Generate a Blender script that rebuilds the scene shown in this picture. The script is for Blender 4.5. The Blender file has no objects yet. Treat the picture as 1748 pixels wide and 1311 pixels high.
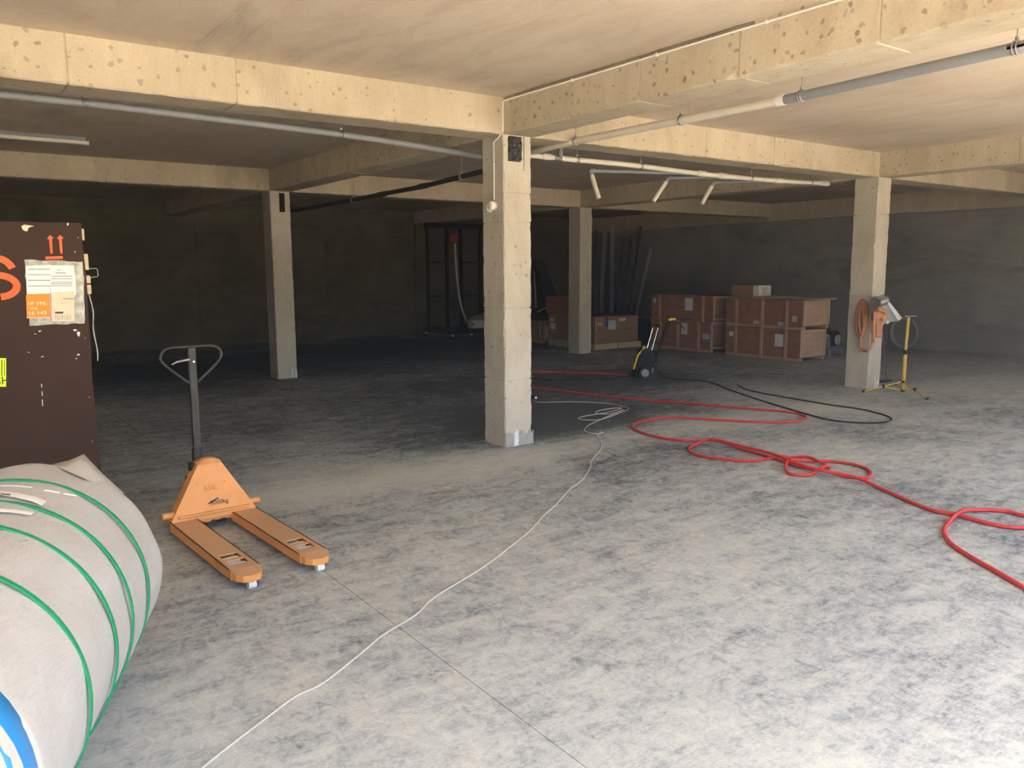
import bpy, bmesh, math, random
from mathutils import Vector, Matrix
random.seed(7)
scene = bpy.context.scene
COL = scene.collection
PI = math.pi

# ------------------------------------------------------------------ camera, sky, sun, exposure
FPX, YAW, PITCH, ROLL, CAM_H = 1374.8, 0.623395, 0.140115, 0.0054286, 1.62
def cam_axes():
    cy, sy, cp, sp = math.cos(YAW), math.sin(YAW), math.cos(PITCH), math.sin(PITCH)
    fwd = Vector((sy*cp, cy*cp, -sp)); right = Vector((cy, -sy, 0)); down = fwd.cross(right)
    cr, sr = math.cos(ROLL), math.sin(ROLL)
    return cr*right + sr*down, -sr*right + cr*down, fwd
RIGHT, DOWN, FWD = cam_axes()
CAMP = Vector((0, 0, CAM_H))
cam_data = bpy.data.cameras.new('camera')
cam_data.sensor_width = 36.0
cam_data.lens = FPX/1748*36.0
cam_data.clip_start = 0.05
cam = bpy.data.objects.new('camera', cam_data)
COL.objects.link(cam)
U, B = -DOWN, -FWD
cam.matrix_world = Matrix(((RIGHT.x, U.x, B.x, 0), (RIGHT.y, U.y, B.y, 0), (RIGHT.z, U.z, B.z, CAM_H), (0, 0, 0, 1)))
scene.camera = cam

world = bpy.data.worlds.new('sky')
scene.world = world
world.use_nodes = True
wn = world.node_tree.nodes; wl = world.node_tree.links
wn.clear()
sky = wn.new('ShaderNodeTexSky'); sky.sky_type = 'NISHITA'; sky.sun_disc = False
sky.sun_elevation = math.radians(72); sky.sun_rotation = math.radians(200)
sky.air_density = 0.85; sky.dust_density = 3.8; sky.ozone_density = 1.0
bg = wn.new('ShaderNodeBackground'); bg.inputs['Strength'].default_value = 0.22
wo = wn.new('ShaderNodeOutputWorld')
wl.new(sky.outputs[0], bg.inputs[0]); wl.new(bg.outputs[0], wo.inputs[0])

sun_data = bpy.data.lights.new('sun', 'SUN'); sun_data.energy = 6.0; sun_data.angle = math.radians(0.6)
sun_data.color = (1.0, 0.93, 0.82)
sun = bpy.data.objects.new('sun', sun_data); COL.objects.link(sun)
sun.location = (3, -8, 14)
sun.rotation_euler = Vector((-0.08, 0.27, -1.0)).to_track_quat('-Z', 'Y').to_euler()

vs = scene.view_settings
vs.view_transform = 'Standard'; vs.look = 'None'; vs.gamma = 1.0; vs.use_curve_mapping = False
vs.exposure = 2.35

# ------------------------------------------------------------------ points on real planes
def ray(px, py):
    return RIGHT*((px-874)/FPX) + DOWN*((py-655.5)/FPX) + FWD
def on_z(px, py, z=0.0):
    d = ray(px, py); return CAMP + d*((z-CAM_H)/d.z)
def on_x(px, py, x):
    d = ray(px, py); return CAMP + d*(x/d.x)
def on_y(px, py, y):
    d = ray(px, py); return CAMP + d*(y/d.y)

# ------------------------------------------------------------------ materials
def new_mat(name):
    m = bpy.data.materials.new(name); m.use_nodes = True
    nt = m.node_tree; nt.nodes.clear()
    out = nt.nodes.new('ShaderNodeOutputMaterial'); b = nt.nodes.new('ShaderNodeBsdfPrincipled')
    nt.links.new(b.outputs[0], out.inputs[0])
    return m, nt, b
def nd(nt, t, **k):
    n = nt.nodes.new(t)
    for a, v in k.items(): setattr(n, a, v)
    return n
def noise(nt, vec, scale, detail=4, rough=0.6, dist=0.0):
    n = nd(nt, 'ShaderNodeTexNoise'); n.inputs['Scale'].default_value = scale
    n.inputs['Detail'].default_value = detail; n.inputs['Roughness'].default_value = rough
    n.inputs['Distortion'].default_value = dist
    nt.links.new(vec, n.inputs['Vector']); return n.outputs['Fac']
def ramp(nt, fac, stops):
    r = nd(nt, 'ShaderNodeValToRGB'); e = r.color_ramp.elements
    while len(e) < len(stops): e.new(0.5)
    for i, (p, c) in enumerate(stops):
        e[i].position = p; e[i].color = (c, c, c, 1) if isinstance(c, (int, float)) else (*c, 1)
    nt.links.new(fac, r.inputs[0]); return r.outputs[0]
def mix(nt, fac, a, b, mode='MIX'):
    n = nd(nt, 'ShaderNodeMix', data_type='RGBA', blend_type=mode)
    for s, v in ((0, fac), (6, a), (7, b)):
        if isinstance(v, (int, float)): n.inputs[s].default_value = v
        elif isinstance(v, tuple): n.inputs[s].default_value = (*v, 1)
        else: nt.links.new(v, n.inputs[s])
    return n.outputs[2]
def math_n(nt, op, a, b=None, c=None):
    n = nd(nt, 'ShaderNodeMath', operation=op)
    for i, v in enumerate((a, b, c)):
        if v is None: continue
        if isinstance(v, (int, float)): n.inputs[i].default_value = v
        else: nt.links.new(v, n.inputs[i])
    return n.outputs[0]
def bump(nt, bsdf, height, strength=0.3, distance=0.01):
    n = nd(nt, 'ShaderNodeBump'); n.inputs['Strength'].default_value = strength; n.inputs['Distance'].default_value = distance
    nt.links.new(height, n.inputs['Height']); nt.links.new(n.outputs[0], bsdf.inputs['Normal'])
def coords(nt, scale=None, obj=True):
    t = nd(nt, 'ShaderNodeTexCoord')
    v = t.outputs['Object']
    if scale:
        mp = nd(nt, 'ShaderNodeMapping'); mp.inputs['Scale'].default_value = scale
        nt.links.new(v, mp.inputs[0]); v = mp.outputs[0]
    return v
def solid(name, col, rough=0.6, metal=0.0, var=0.15, scale=8.0, bmp=0.0, coat=0.0):
    m, nt, b = new_mat(name)
    v = coords(nt)
    n = noise(nt, v, scale, 5, 0.6)
    lo = tuple(c*(1-var) for c in col); hi = tuple(min(1, c*(1+var)) for c in col)
    nt.links.new(ramp(nt, n, [(0.3, lo), (0.7, hi)]), b.inputs['Base Color'])
    b.inputs['Roughness'].default_value = rough; b.inputs['Metallic'].default_value = metal
    b.inputs['Specular IOR Level'].default_value = 0.3
    if bmp: bump(nt, b, noise(nt, v, scale*6, 4), bmp, 0.004)
    return m
def concrete(name, c1, c2, pit=0.5, pit_scale=16.0, stain=(0.2, 0.17, 0.11), stain_amt=0.25, streak=(1, 1, 1), rough=0.9):
    m, nt, b = new_mat(name)
    v = coords(nt)
    big = noise(nt, v, 0.9, 4, 0.55, 0.4)
    sv = coords(nt, streak)
    mid = noise(nt, sv, 5.0, 6, 0.65, 0.5)
    fine = noise(nt, v, 60, 3, 0.6)
    f = math_n(nt, 'ADD', math_n(nt, 'MULTIPLY', big, 0.5), math_n(nt, 'MULTIPLY', mid, 0.5))
    col = mix(nt, ramp(nt, f, [(0.36, 0.0), (0.62, 1.0)]), c1, c2)
    # old stains
    st = noise(nt, sv, 1.7, 6, 0.7, 0.8)
    col = mix(nt, math_n(nt, 'MULTIPLY', ramp(nt, st, [(0.52, 0.0), (0.72, 1.0)]), stain_amt), col, stain)
    # blow-holes
    wv = nd(nt, 'ShaderNodeVectorMath', operation='ADD'); nt.links.new(v, wv.inputs[0])
    nv = nd(nt, 'ShaderNodeTexNoise'); nv.inputs['Scale'].default_value = 14; nt.links.new(v, nv.inputs['Vector'])
    sc = nd(nt, 'ShaderNodeVectorMath', operation='SCALE'); sc.inputs['Scale'].default_value = 0.05
    nt.links.new(nv.outputs['Color'], sc.inputs[0]); nt.links.new(sc.outputs[0], wv.inputs[1])
    vo = nd(nt, 'ShaderNodeTexVoronoi'); vo.inputs['Scale'].default_value = pit_scale; nt.links.new(wv.outputs[0], vo.inputs['Vector'])
    sel = nd(nt, 'ShaderNodeSeparateColor'); nt.links.new(vo.outputs['Color'], sel.inputs[0])
    thr = math_n(nt, 'MULTIPLY', sel.outputs[0], 0.55)
    pitm = math_n(nt, 'LESS_THAN', vo.outputs['Distance'], math_n(nt, 'SUBTRACT', thr, 0.55*(1-pit)))
    col = mix(nt, math_n(nt, 'MULTIPLY', math_n(nt, 'MULTIPLY', pitm, math_n(nt, 'ADD', sel.outputs[1], 0.3)), 0.5), col, tuple(x*0.32 for x in c1))
    col = mix(nt, 0.10, col, ramp(nt, fine, [(0.3, 0.1), (0.7, 0.9)]), 'OVERLAY')
    nt.links.new(col, b.inputs['Base Color'])
    b.inputs['Roughness'].default_value = rough
    b.inputs['Specular IOR Level'].default_value = 0.25
    bump(nt, b, noise(nt, v, 22, 3, 0.65), 0.35, 0.008)
    return m
def wood(name, c1, c2, axis=(1, 1, 8), rough=0.7):
    m, nt, b = new_mat(name)
    v = coords(nt, axis)
    n = noise(nt, v, 3.0, 6, 0.65, 1.2)
    g = noise(nt, coords(nt), 1.5, 3)
    c = mix(nt, ramp(nt, n, [(0.35, 0.0), (0.65, 1.0)]), c1, c2)
    c = mix(nt, 0.25, c, ramp(nt, g, [(0.3, 0.25), (0.7, 0.75)]), 'OVERLAY')
    nt.links.new(c, b.inputs['Base Color']); b.inputs['Roughness'].default_value = rough
    bump(nt, b, n, 0.15, 0.004)
    return m
M = {}
M['beam'] = concrete('beam_concrete', (0.44, 0.375, 0.27), (0.575, 0.505, 0.38), 0.60, 17.0, (0.25, 0.21, 0.14), 0.45, (1, 1, 0.35))
M['column'] = concrete('column_concrete', (0.46, 0.42, 0.34), (0.59, 0.555, 0.47), 0.48, 17.0, (0.28, 0.25, 0.19), 0.35, (1, 1, 0.4))
M['ceiling'] = concrete('ceiling_concrete', (0.59, 0.495, 0.385), (0.69, 0.59, 0.47), 0.12, 7.0, (0.30, 0.25, 0.19), 0.45, (1.0, 0.35, 1))
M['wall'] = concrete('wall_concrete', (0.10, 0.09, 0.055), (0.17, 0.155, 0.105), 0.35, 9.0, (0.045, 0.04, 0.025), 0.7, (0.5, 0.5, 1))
M['wall_side'] = concrete('side_wall_concrete', (0.26, 0.26, 0.24), (0.37, 0.37, 0.345), 0.25, 8.0, (0.07, 0.07, 0.065), 0.5, (1, 0.35, 1))
M['lime'] = solid('lime_paint', (0.78, 0.80, 0.80), 0.9, 0, 0.08, 20)
M['foil'] = solid('black_foil', (0.05, 0.052, 0.055), 0.35, 0.3, 0.5, 40, 0.6)
M['dark'] = solid('dark_void', (0.02, 0.018, 0.014), 0.9)

def floor_material():
    m, nt, b = new_mat('dusty_floor')
    t = nd(nt, 'ShaderNodeTexCoord'); v = t.outputs['Object']
    sep = nd(nt, 'ShaderNodeSeparateXYZ'); nt.links.new(v, sep.inputs[0])
    big = noise(nt, v, 0.55, 5, 0.6, 0.7)
    mp = nd(nt, 'ShaderNodeMapping'); mp.inputs['Rotation'].default_value = (0, 0, -0.5); mp.inputs['Scale'].default_value = (1.0, 2.6, 1)
    nt.links.new(v, mp.inputs[0])
    wisp = noise(nt, mp.outputs[0], 3.2, 6, 0.66, 0.7)
    mp2 = nd(nt, 'ShaderNodeMapping'); mp2.inputs['Rotation'].default_value = (0, 0, 0.25); mp2.inputs['Scale'].default_value = (1.6, 1.0, 1)
    nt.links.new(v, mp2.inputs[0])
    wisp2 = noise(nt, mp2.outputs[0], 8.5, 6, 0.7, 1.4)
    fine = noise(nt, v, 90, 3, 0.6)
    # swept zones: darker bare concrete between the column rows, dust lying under the beam line; near and far blobs paint in daylight fall-off
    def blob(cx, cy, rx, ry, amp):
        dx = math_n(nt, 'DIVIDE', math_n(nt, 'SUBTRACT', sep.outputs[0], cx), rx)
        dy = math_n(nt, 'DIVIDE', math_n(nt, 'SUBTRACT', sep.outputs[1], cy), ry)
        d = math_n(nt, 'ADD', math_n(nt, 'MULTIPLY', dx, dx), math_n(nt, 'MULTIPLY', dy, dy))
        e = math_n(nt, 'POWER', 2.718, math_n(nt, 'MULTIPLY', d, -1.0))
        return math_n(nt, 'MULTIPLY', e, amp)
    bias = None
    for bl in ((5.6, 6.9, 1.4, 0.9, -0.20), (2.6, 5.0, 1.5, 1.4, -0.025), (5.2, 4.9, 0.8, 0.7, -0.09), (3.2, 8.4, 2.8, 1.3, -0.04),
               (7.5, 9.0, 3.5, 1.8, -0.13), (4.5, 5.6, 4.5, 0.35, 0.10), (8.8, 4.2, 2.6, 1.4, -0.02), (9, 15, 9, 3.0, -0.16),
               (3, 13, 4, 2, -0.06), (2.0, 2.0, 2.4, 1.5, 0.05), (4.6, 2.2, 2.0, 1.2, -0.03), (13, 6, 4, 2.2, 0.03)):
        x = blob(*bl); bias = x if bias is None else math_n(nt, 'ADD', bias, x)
    wisp3 = noise(nt, mp.outputs[0], 20, 5, 0.6, 1.6)
    s = math_n(nt, 'ADD', math_n(nt, 'MULTIPLY', big, 0.24), math_n(nt, 'MULTIPLY', wisp, 0.27))
    s = math_n(nt, 'ADD', s, math_n(nt, 'MULTIPLY', wisp2, 0.27))
    s = math_n(nt, 'ADD', s, math_n(nt, 'MULTIPLY', wisp3, 0.22))
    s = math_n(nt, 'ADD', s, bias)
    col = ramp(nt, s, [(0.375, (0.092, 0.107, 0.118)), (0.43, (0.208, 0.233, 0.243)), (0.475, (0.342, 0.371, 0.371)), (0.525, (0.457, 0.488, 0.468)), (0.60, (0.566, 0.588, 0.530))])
    col = mix(nt, 0.12, col, ramp(nt, fine, [(0.3, 0.1), (0.7, 0.9)]), 'OVERLAY')
    nt.links.new(col, b.inputs['Base Color'])
    b.inputs['Roughness'].default_value = 0.75
    b.inputs['Specular IOR Level'].default_value = 0.3
    bump(nt, b, noise(nt, v, 30, 3, 0.65), 0.15, 0.004)
    return m
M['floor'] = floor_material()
M['groove'] = solid('saw_cut_dirt', (0.06, 0.06, 0.055), 0.95)
M['earth'] = concrete('outside_earth', (0.50, 0.41, 0.28), (0.62, 0.52, 0.37), 0.1, 6, (0.3, 0.25, 0.17), 0.3)

M['orange'] = None
def worn_paint(name, col, dust, chip, zdust=0.35, rough=0.45):
    m, nt, b = new_mat(name)
    v = coords(nt)
    g = nd(nt, 'ShaderNodeNewGeometry'); sp = nd(nt, 'ShaderNodeSeparateXYZ'); nt.links.new(g.outputs['Normal'], sp.inputs[0])
    n1 = noise(nt, v, 9, 6, 0.65, 0.5); n2 = noise(nt, v, 30, 5, 0.7)
    up = math_n(nt, 'MULTIPLY', ramp(nt, sp.outputs[2], [(0.6, 0.0), (0.95, 1.0)]), zdust)
    f = math_n(nt, 'MULTIPLY', up, ramp(nt, n1, [(0.25, 0.55), (0.6, 1.0)]))
    c = mix(nt, ramp(nt, n1, [(0.3, 0.0), (0.7, 1.0)]), tuple(x*0.88 for x in col), col)
    c = mix(nt, f, c, dust)
    c = mix(nt, math_n(nt, 'MULTIPLY', ramp(nt, n2, [(0.68, 0.0), (0.72, 1.0)]), 0.8), c, chip)
    nt.links.new(c, b.inputs['Base Color']); b.inputs['Roughness'].default_value = rough
    bump(nt, b, n2, 0.06, 0.003)
    return m
M['orange'] = worn_paint('worn_orange_paint', (0.85, 0.37, 0.10), (0.50, 0.36, 0.23), (0.10, 0.07, 0.05), 0.85)
M['steel_dark'] = solid('dark_steel', (0.045, 0.045, 0.042), 0.45, 0.3, 0.3, 20)
M['black'] = solid('black_plastic', (0.008, 0.009, 0.0095), 0.6)
M['rubber'] = solid('black_rubber', (0.028, 0.028, 0.027), 0.75)
M['nylon'] = solid('white_nylon', (0.75, 0.75, 0.70), 0.5)
M['chrome'] = solid('bright_metal', (0.72, 0.72, 0.72), 0.25, 1.0, 0.1)
M['zinc'] = solid('galvanised_steel', (0.36, 0.37, 0.38), 0.45, 0.8, 0.2, 14)
M['galv'] = solid('dull_galvanised', (0.42, 0.435, 0.43), 0.5, 0.1, 0.2, 14)
M['steel_mid'] = solid('weathered_steel', (0.10, 0.105, 0.10), 0.55, 0.1, 0.25, 14)
M['pvc'] = solid('white_pvc', (0.72, 0.68, 0.58), 0.45, 0, 0.06, 4)
M['pvc_grey'] = solid('grey_pvc', (0.25, 0.265, 0.28), 0.45, 0, 0.08, 4)
M['pvc_dark'] = solid('dark_pipe', (0.045, 0.042, 0.036), 0.6, 0, 0.2, 6)
M['white'] = solid('white_plastic', (0.82, 0.81, 0.78), 0.4, 0, 0.04)
M['paper'] = solid('white_paper', (0.80, 0.79, 0.75), 0.85, 0, 0.05, 12)
M['print'] = solid('black_print', (0.05, 0.05, 0.05), 0.8)
M['grey_print'] = solid('grey_print', (0.38, 0.36, 0.34), 0.8)
M['ply_brown'] = solid('brown_film_plywood', (0.036, 0.015, 0.007), 0.65, 0, 0.16, 2.2, 0.05)
M['ply_edge'] = wood('pale_wood', (0.48, 0.37, 0.24), (0.62, 0.50, 0.34))
M['stencil'] = solid('orange_red_paint', (0.78, 0.14, 0.045), 0.7, 0, 0.2, 30)
M['tag_orange'] = solid('orange_sticker', (0.95, 0.27, 0.03), 0.6, 0, 0.05)
M['tag_beige'] = solid('beige_sticker', (0.72, 0.60, 0.44), 0.7, 0, 0.06)
M['tag_lime'] = solid('lime_sticker', (0.68, 0.95, 0.03), 0.6, 0, 0.04)
M['tag_blue'] = solid('blue_sticker', (0.03, 0.06, 0.35), 0.6)
M['tag_pale'] = solid('pale_blue_paper', (0.50, 0.58, 0.62), 0.7)
M['pouch'] = solid('clear_grey_film', (0.42, 0.42, 0.36), 0.18, 0, 0.4, 26, 0.5)
M['crate'] = wood('reddish_plywood', (0.27, 0.12, 0.07), (0.37, 0.175, 0.105), (1, 1, 3))
M['crate2'] = wood('dull_plywood', (0.30, 0.165, 0.10), (0.38, 0.22, 0.14), (1, 1, 3))
M['crate_end'] = wood('pale_plywood_end', (0.50, 0.31, 0.21), (0.62, 0.42, 0.30), (1, 1, 3))
M['batten'] = wood('crate_batten', (0.46, 0.28, 0.175), (0.56, 0.36, 0.235), (1, 1, 2))
M['pine'] = wood('pine', (0.52, 0.40, 0.24), (0.62, 0.50, 0.32), (6, 1, 1))
M['card'] = solid('cardboard', (0.30, 0.185, 0.10), 0.85, 0, 0.08, 4)
M['yellow'] = solid('yellow_plastic', (0.75, 0.60, 0.02), 0.45, 0, 0.06)
M['yellow_paint'] = solid('yellow_paint', (0.62, 0.42, 0.07), 0.5, 0, 0.15)
M['red_hose'] = solid('red_rubber_hose', (0.62, 0.045, 0.04), 0.38, 0, 0.18, 14)
M['cable'] = solid('pale_cable', (0.62, 0.60, 0.52), 0.6, 0, 0.1, 6)
M['salmon'] = solid('orange_flat_hose', (0.52, 0.25, 0.14), 0.7, 0, 0.15, 18, 0.2)
M['lamp_white'] = solid('dull_white_enamel', (0.66, 0.66, 0.66), 0.5, 0, 0.08)
M['tan'] = solid('tan_cloth', (0.30, 0.23, 0.14), 0.9, 0, 0.25, 10, 0.3)
M['red'] = solid('red_paint', (0.35, 0.05, 0.03), 0.5)
M['cap_white'] = solid('off_white_cap', (0.62, 0.60, 0.55), 0.55)
M['hub_grey'] = solid('wheel_hub_grey', (0.30, 0.31, 0.31), 0.5)
M['green_strap'] = solid('green_strap', (0.02, 0.30, 0.13), 0.42, 0, 0.12, 30)
M['blue_film'] = solid('blue_film', (0.03, 0.27, 0.66), 0.35, 0, 0.12, 5, 0.15)
M['dark_blue'] = solid('dark_cloth', (0.035, 0.045, 0.045), 0.85)
M['shiny_white'] = solid('reflector_white', (0.9, 0.9, 0.9), 0.3)
def wrap_material():
    m, nt, b = new_mat('woven_white_wrap')
    v = coords(nt)
    n = noise(nt, v, 3, 5, 0.6, 0.6); w = noise(nt, coords(nt, (1, 3, 3)), 24, 4, 0.6)
    d = noise(nt, v, 9, 6, 0.75, 1.0)
    c = mix(nt, ramp(nt, n, [(0.3, 0.0), (0.7, 1.0)]), (0.46, 0.45, 0.42), (0.545, 0.54, 0.53))
    c = mix(nt, math_n(nt, 'MULTIPLY', ramp(nt, d, [(0.60, 0.0), (0.75, 1.0)]), 0.35), c, (0.46, 0.41, 0.36))
    nt.links.new(c, b.inputs['Base Color']); b.inputs['Roughness'].default_value = 0.5
    b.inputs['Sheen Weight'].default_value = 0.1
    bump(nt, b, math_n(nt, 'ADD', w, math_n(nt, 'MULTIPLY', n, 2.0)), 0.5, 0.010)
    return m
M['wrap'] = wrap_material()
M['wrap_clear'] = solid('milky_film', (0.48, 0.465, 0.42), 0.3, 0, 0.12, 7, 0.5)

# ------------------------------------------------------------------ mesh helpers
class MB:
    def __init__(self): self.v = []; self.f = []; self.sm = []
    def add(self, vs, fs, smooth=False):
        o = len(self.v); self.v += [tuple(p) for p in vs]
        for f in fs: self.f.append(tuple(i+o for i in f)); self.sm.append(smooth)
        return self
    def box(self, mn, mx, mat=None):
        x0, y0, z0 = mn; x1, y1, z1 = mx
        vs = [Vector(p) for p in ((x0,y0,z0),(x1,y0,z0),(x1,y1,z0),(x0,y1,z0),(x0,y0,z1),(x1,y0,z1),(x1,y1,z1),(x0,y1,z1))]
        if mat: vs = [mat @ p for p in vs]
        return self.add(vs, [(0,3,2,1),(4,5,6,7),(0,1,5,4),(1,2,6,5),(2,3,7,6),(3,0,4,7)])
    def bbox(self, mn, mx, b=0.004, mat=None):
        "box with chamfered edges"
        c = [(mn[i]+mx[i])/2 for i in range(3)]; h = [(mx[i]-mn[i])/2 for i in range(3)]
        b = min(b, min(h)*0.45)
        bm = bmesh.new(); bmesh.ops.create_cube(bm, size=2)
        for v in bm.verts: v.co = Vector((v.co.x*h[0]+c[0], v.co.y*h[1]+c[1], v.co.z*h[2]+c[2]))
        bmesh.ops.bevel(bm, geom=bm.edges[:], offset=b, segments=1, affect='EDGES')
        bm.verts.index_update()
        vs = [v.co.copy() for v in bm.verts]; fs = [tuple(v.index for v in f.verts) for f in bm.faces]; bm.free()
        if mat: vs = [mat @ p for p in vs]
        return self.add(vs, fs)
    def cyl(self, p0, p1, r, n=12, r1=None, caps=True, smooth=True):
        p0, p1 = Vector(p0), Vector(p1); r1 = r if r1 is None else r1
        d = (p1-p0).normalized(); a = d.orthogonal().normalized(); c = d.cross(a)
        vs = []
        for p, rr in ((p0, r), (p1, r1)):
            for i in range(n):
                t = 2*PI*i/n; vs.append(p + a*(rr*math.cos(t)) + c*(rr*math.sin(t)))
        self.add(vs, [(i, (i+1) % n, n+(i+1) % n, n+i) for i in range(n)], smooth)
        if caps: self.add(vs[:n], [tuple(range(n))[::-1]]); self.add(vs[n:], [tuple(range(n))])
        return self
    def tube(self, pts, r, n=8, closed=False, caps=True):
        pts = [Vector(p) for p in pts]; N = len(pts); vs = []
        up = Vector((0, 0, 1)); prev = None
        for i, p in enumerate(pts):
            if closed: d = pts[(i+1) % N]-pts[i-1]
            else: d = pts[min(i+1, N-1)]-pts[max(i-1, 0)]
            d.normalize()
            if prev is None: a = (up - d*up.dot(d)); a = a.normalized() if a.length > 1e-3 else d.orthogonal().normalized()
            else: a = prev - d*prev.dot(d); a = a.normalized() if a.length > 1e-4 else d.orthogonal().normalized()
            prev = a; c = d.cross(a)
            rr = r(i/(N-1)) if callable(r) else r
            for k in range(n):
                t = 2*PI*k/n; vs.append(p + a*(rr*math.cos(t)) + c*(rr*math.sin(t)))
        M_ = N if closed else N-1
        fs = []
        for i in range(M_):
            j = (i+1) % N
            for k in range(n): fs.append((i*n+k, i*n+(k+1) % n, j*n+(k+1) % n, j*n+k))
        self.add(vs, fs, True)
        if not closed and caps: self.add(vs[:n], [tuple(range(n))[::-1]]); self.add(vs[-n:], [tuple(range(n))])
        return self
    def prism(self, poly, d0, d1, fn):
        "poly 2-D outline; fn(u, v, d) -> point; extruded from d0 to d1"
        n = len(poly)
        vs = [fn(u, w, d0) for u, w in poly] + [fn(u, w, d1) for u, w in poly]
        self.add(vs, [tuple(range(n))[::-1], tuple(range(n, 2*n))] + [(i, (i+1) % n, n+(i+1) % n, n+i) for i in range(n)])
        return self
    def lathe(self, prof, n=20, mat=None, smooth=True):
        vs = []
        for r, z in prof:
            for i in range(n):
                t = 2*PI*i/n; p = Vector((r*math.cos(t), r*math.sin(t), z)); vs.append(mat @ p if mat else p)
        fs = []
        for j in range(len(prof)-1):
            for i in range(n): fs.append((j*n+i, j*n+(i+1) % n, (j+1)*n+(i+1) % n, (j+1)*n+i))
        self.add(vs, fs, smooth); return self
    def build(self, name, mat, parent=None, label=None):
        me = bpy.data.meshes.new(name); me.from_pydata(self.v, [], self.f); me.validate(); me.update()
        for p, s in zip(me.polygons, self.sm): p.use_smooth = s
        bm = bmesh.new(); bm.from_mesh(me); bmesh.ops.recalc_face_normals(bm, faces=bm.faces[:]); bm.to_mesh(me); bm.free()
        me.materials.append(M[mat] if isinstance(mat, str) else mat)
        o = bpy.data.objects.new(name, me); COL.objects.link(o)
        if parent: o.parent = parent
        if label: o['label'] = label
        return o
def empty(name, loc=(0, 0, 0), rz=0.0):
    o = bpy.data.objects.new(name, None); COL.objects.link(o); o.location = loc; o.rotation_euler = (0, 0, rz)
    o.empty_display_size = 0.1
    return o
def tag(o, label, cat, group=None):
    o['label'] = label; o['category'] = cat
    if group: o['group'] = group
    return o
def thing(name, label, cat, loc=(0, 0, 0), rz=0.0, group=None):
    return tag(empty(name, loc, rz), label, cat, group)
def structure(o, label=None):
    o['kind'] = 'structure'
    if label: o['label'] = label
    return o
def smooth_path(pts, per=8, closed=False):
    pts = [Vector(p) for p in pts]; N = len(pts); out = []
    rng = range(N) if closed else range(N-1)
    for i in rng:
        if closed: p0, p1, p2, p3 = pts[i-1], pts[i], pts[(i+1) % N], pts[(i+2) % N]
        else: p0, p1, p2, p3 = pts[max(i-1, 0)], pts[i], pts[i+1], pts[min(i+2, N-1)]
        for k in range(per):
            t = k/per; t2 = t*t; t3 = t2*t
            out.append(0.5*((2*p1) + (p2-p0)*t + (2*p0-5*p1+4*p2-p3)*t2 + (3*p1-p0-3*p2+p3)*t3))
    if not closed: out.append(pts[-1])
    return out
def text_mesh(s, size, depth=0.0008):
    cu = bpy.data.curves.new('lettering', 'FONT'); cu.body = s; cu.size = size; cu.extrude = depth
    cu.align_x = 'CENTER'; cu.align_y = 'CENTER'; cu.resolution_u = 3
    o = bpy.data.objects.new('lettering', cu); COL.objects.link(o)
    bpy.context.view_layer.update()
    me = bpy.data.meshes.new_from_object(o.evaluated_get(bpy.context.evaluated_depsgraph_get()))
    bpy.data.objects.remove(o); bpy.data.curves.remove(cu)
    return me
def lettering(name, s, size, mat, parent, mtx, sx=1.0):
    me = text_mesh(s, size); me.transform(mtx @ Matrix.Diagonal((sx, 1, 1, 1))); me.materials.clear(); me.materials.append(M[mat])
    o = bpy.data.objects.new(name, me); COL.objects.link(o); o.parent = parent
    return o

def rough_prism(axis, mn, mx, grooves=(), step=0.09, chip=0.012, big=0.06):
    "concrete member along an axis with ragged arrises and formwork joints"
    a, b_ = [i for i in range(3) if i != axis]
    L0, L1 = mn[axis], mx[axis]
    ts = []
    n = max(2, int((L1-L0)/step))
    for i in range(n+1):
        t = L0+(L1-L0)*i/n
        if all(abs(t-g) > 0.02 for g in grooves): ts.append((t, 0.0))
    for g in grooves: ts += [(g-0.007, 0.0), (g-0.005, 0.007), (g+0.005, 0.007), (g+0.007, 0.0)]
    ts.sort()
    vs = []
    for t, ins in ts:
        A0, A1, B0, B1 = mn[a]+ins, mx[a]-ins, mn[b_]+ins, mx[b_]-ins
        def c(): return chip*(0.4+random.random()) + (big*random.random()*0.5 if random.random() < 0.05 else 0)
        k = [c() for _ in range(4)]
        sec = [(A0+k[0], B0), (A1-k[1], B0), (A1, B0+k[1]), (A1, B1-k[2]), (A1-k[2], B1), (A0+k[3], B1), (A0, B1-k[3]), (A0, B0+k[0])]
        for u, w in sec:
            p = [0, 0, 0]; p[axis] = t; p[a] = u+random.uniform(-.0015, .0015); p[b_] = w+random.uniform(-.0015, .0015); vs.append(p)
    fs = []
    for i in range(len(ts)-1):
        for j in range(8): fs.append((i*8+j, i*8+(j+1) % 8, (i+1)*8+(j+1) % 8, (i+1)*8+j))
    fs += [tuple(range(8)), tuple(range(len(vs)-8, len(vs)))]
    return MB().add(vs, fs)

# ------------------------------------------------------------------ the hall
ZB, ZS = 2.80, 3.11           # beam soffit, slab soffit
GX, GY, CW = (-7.8, -1.8, 4.2, 10.2), (-0.35, 5.95, 11.93), 0.34
X0, X1, Y0, Y1 = -8.0, 16.1, -0.4, 18.45

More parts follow.
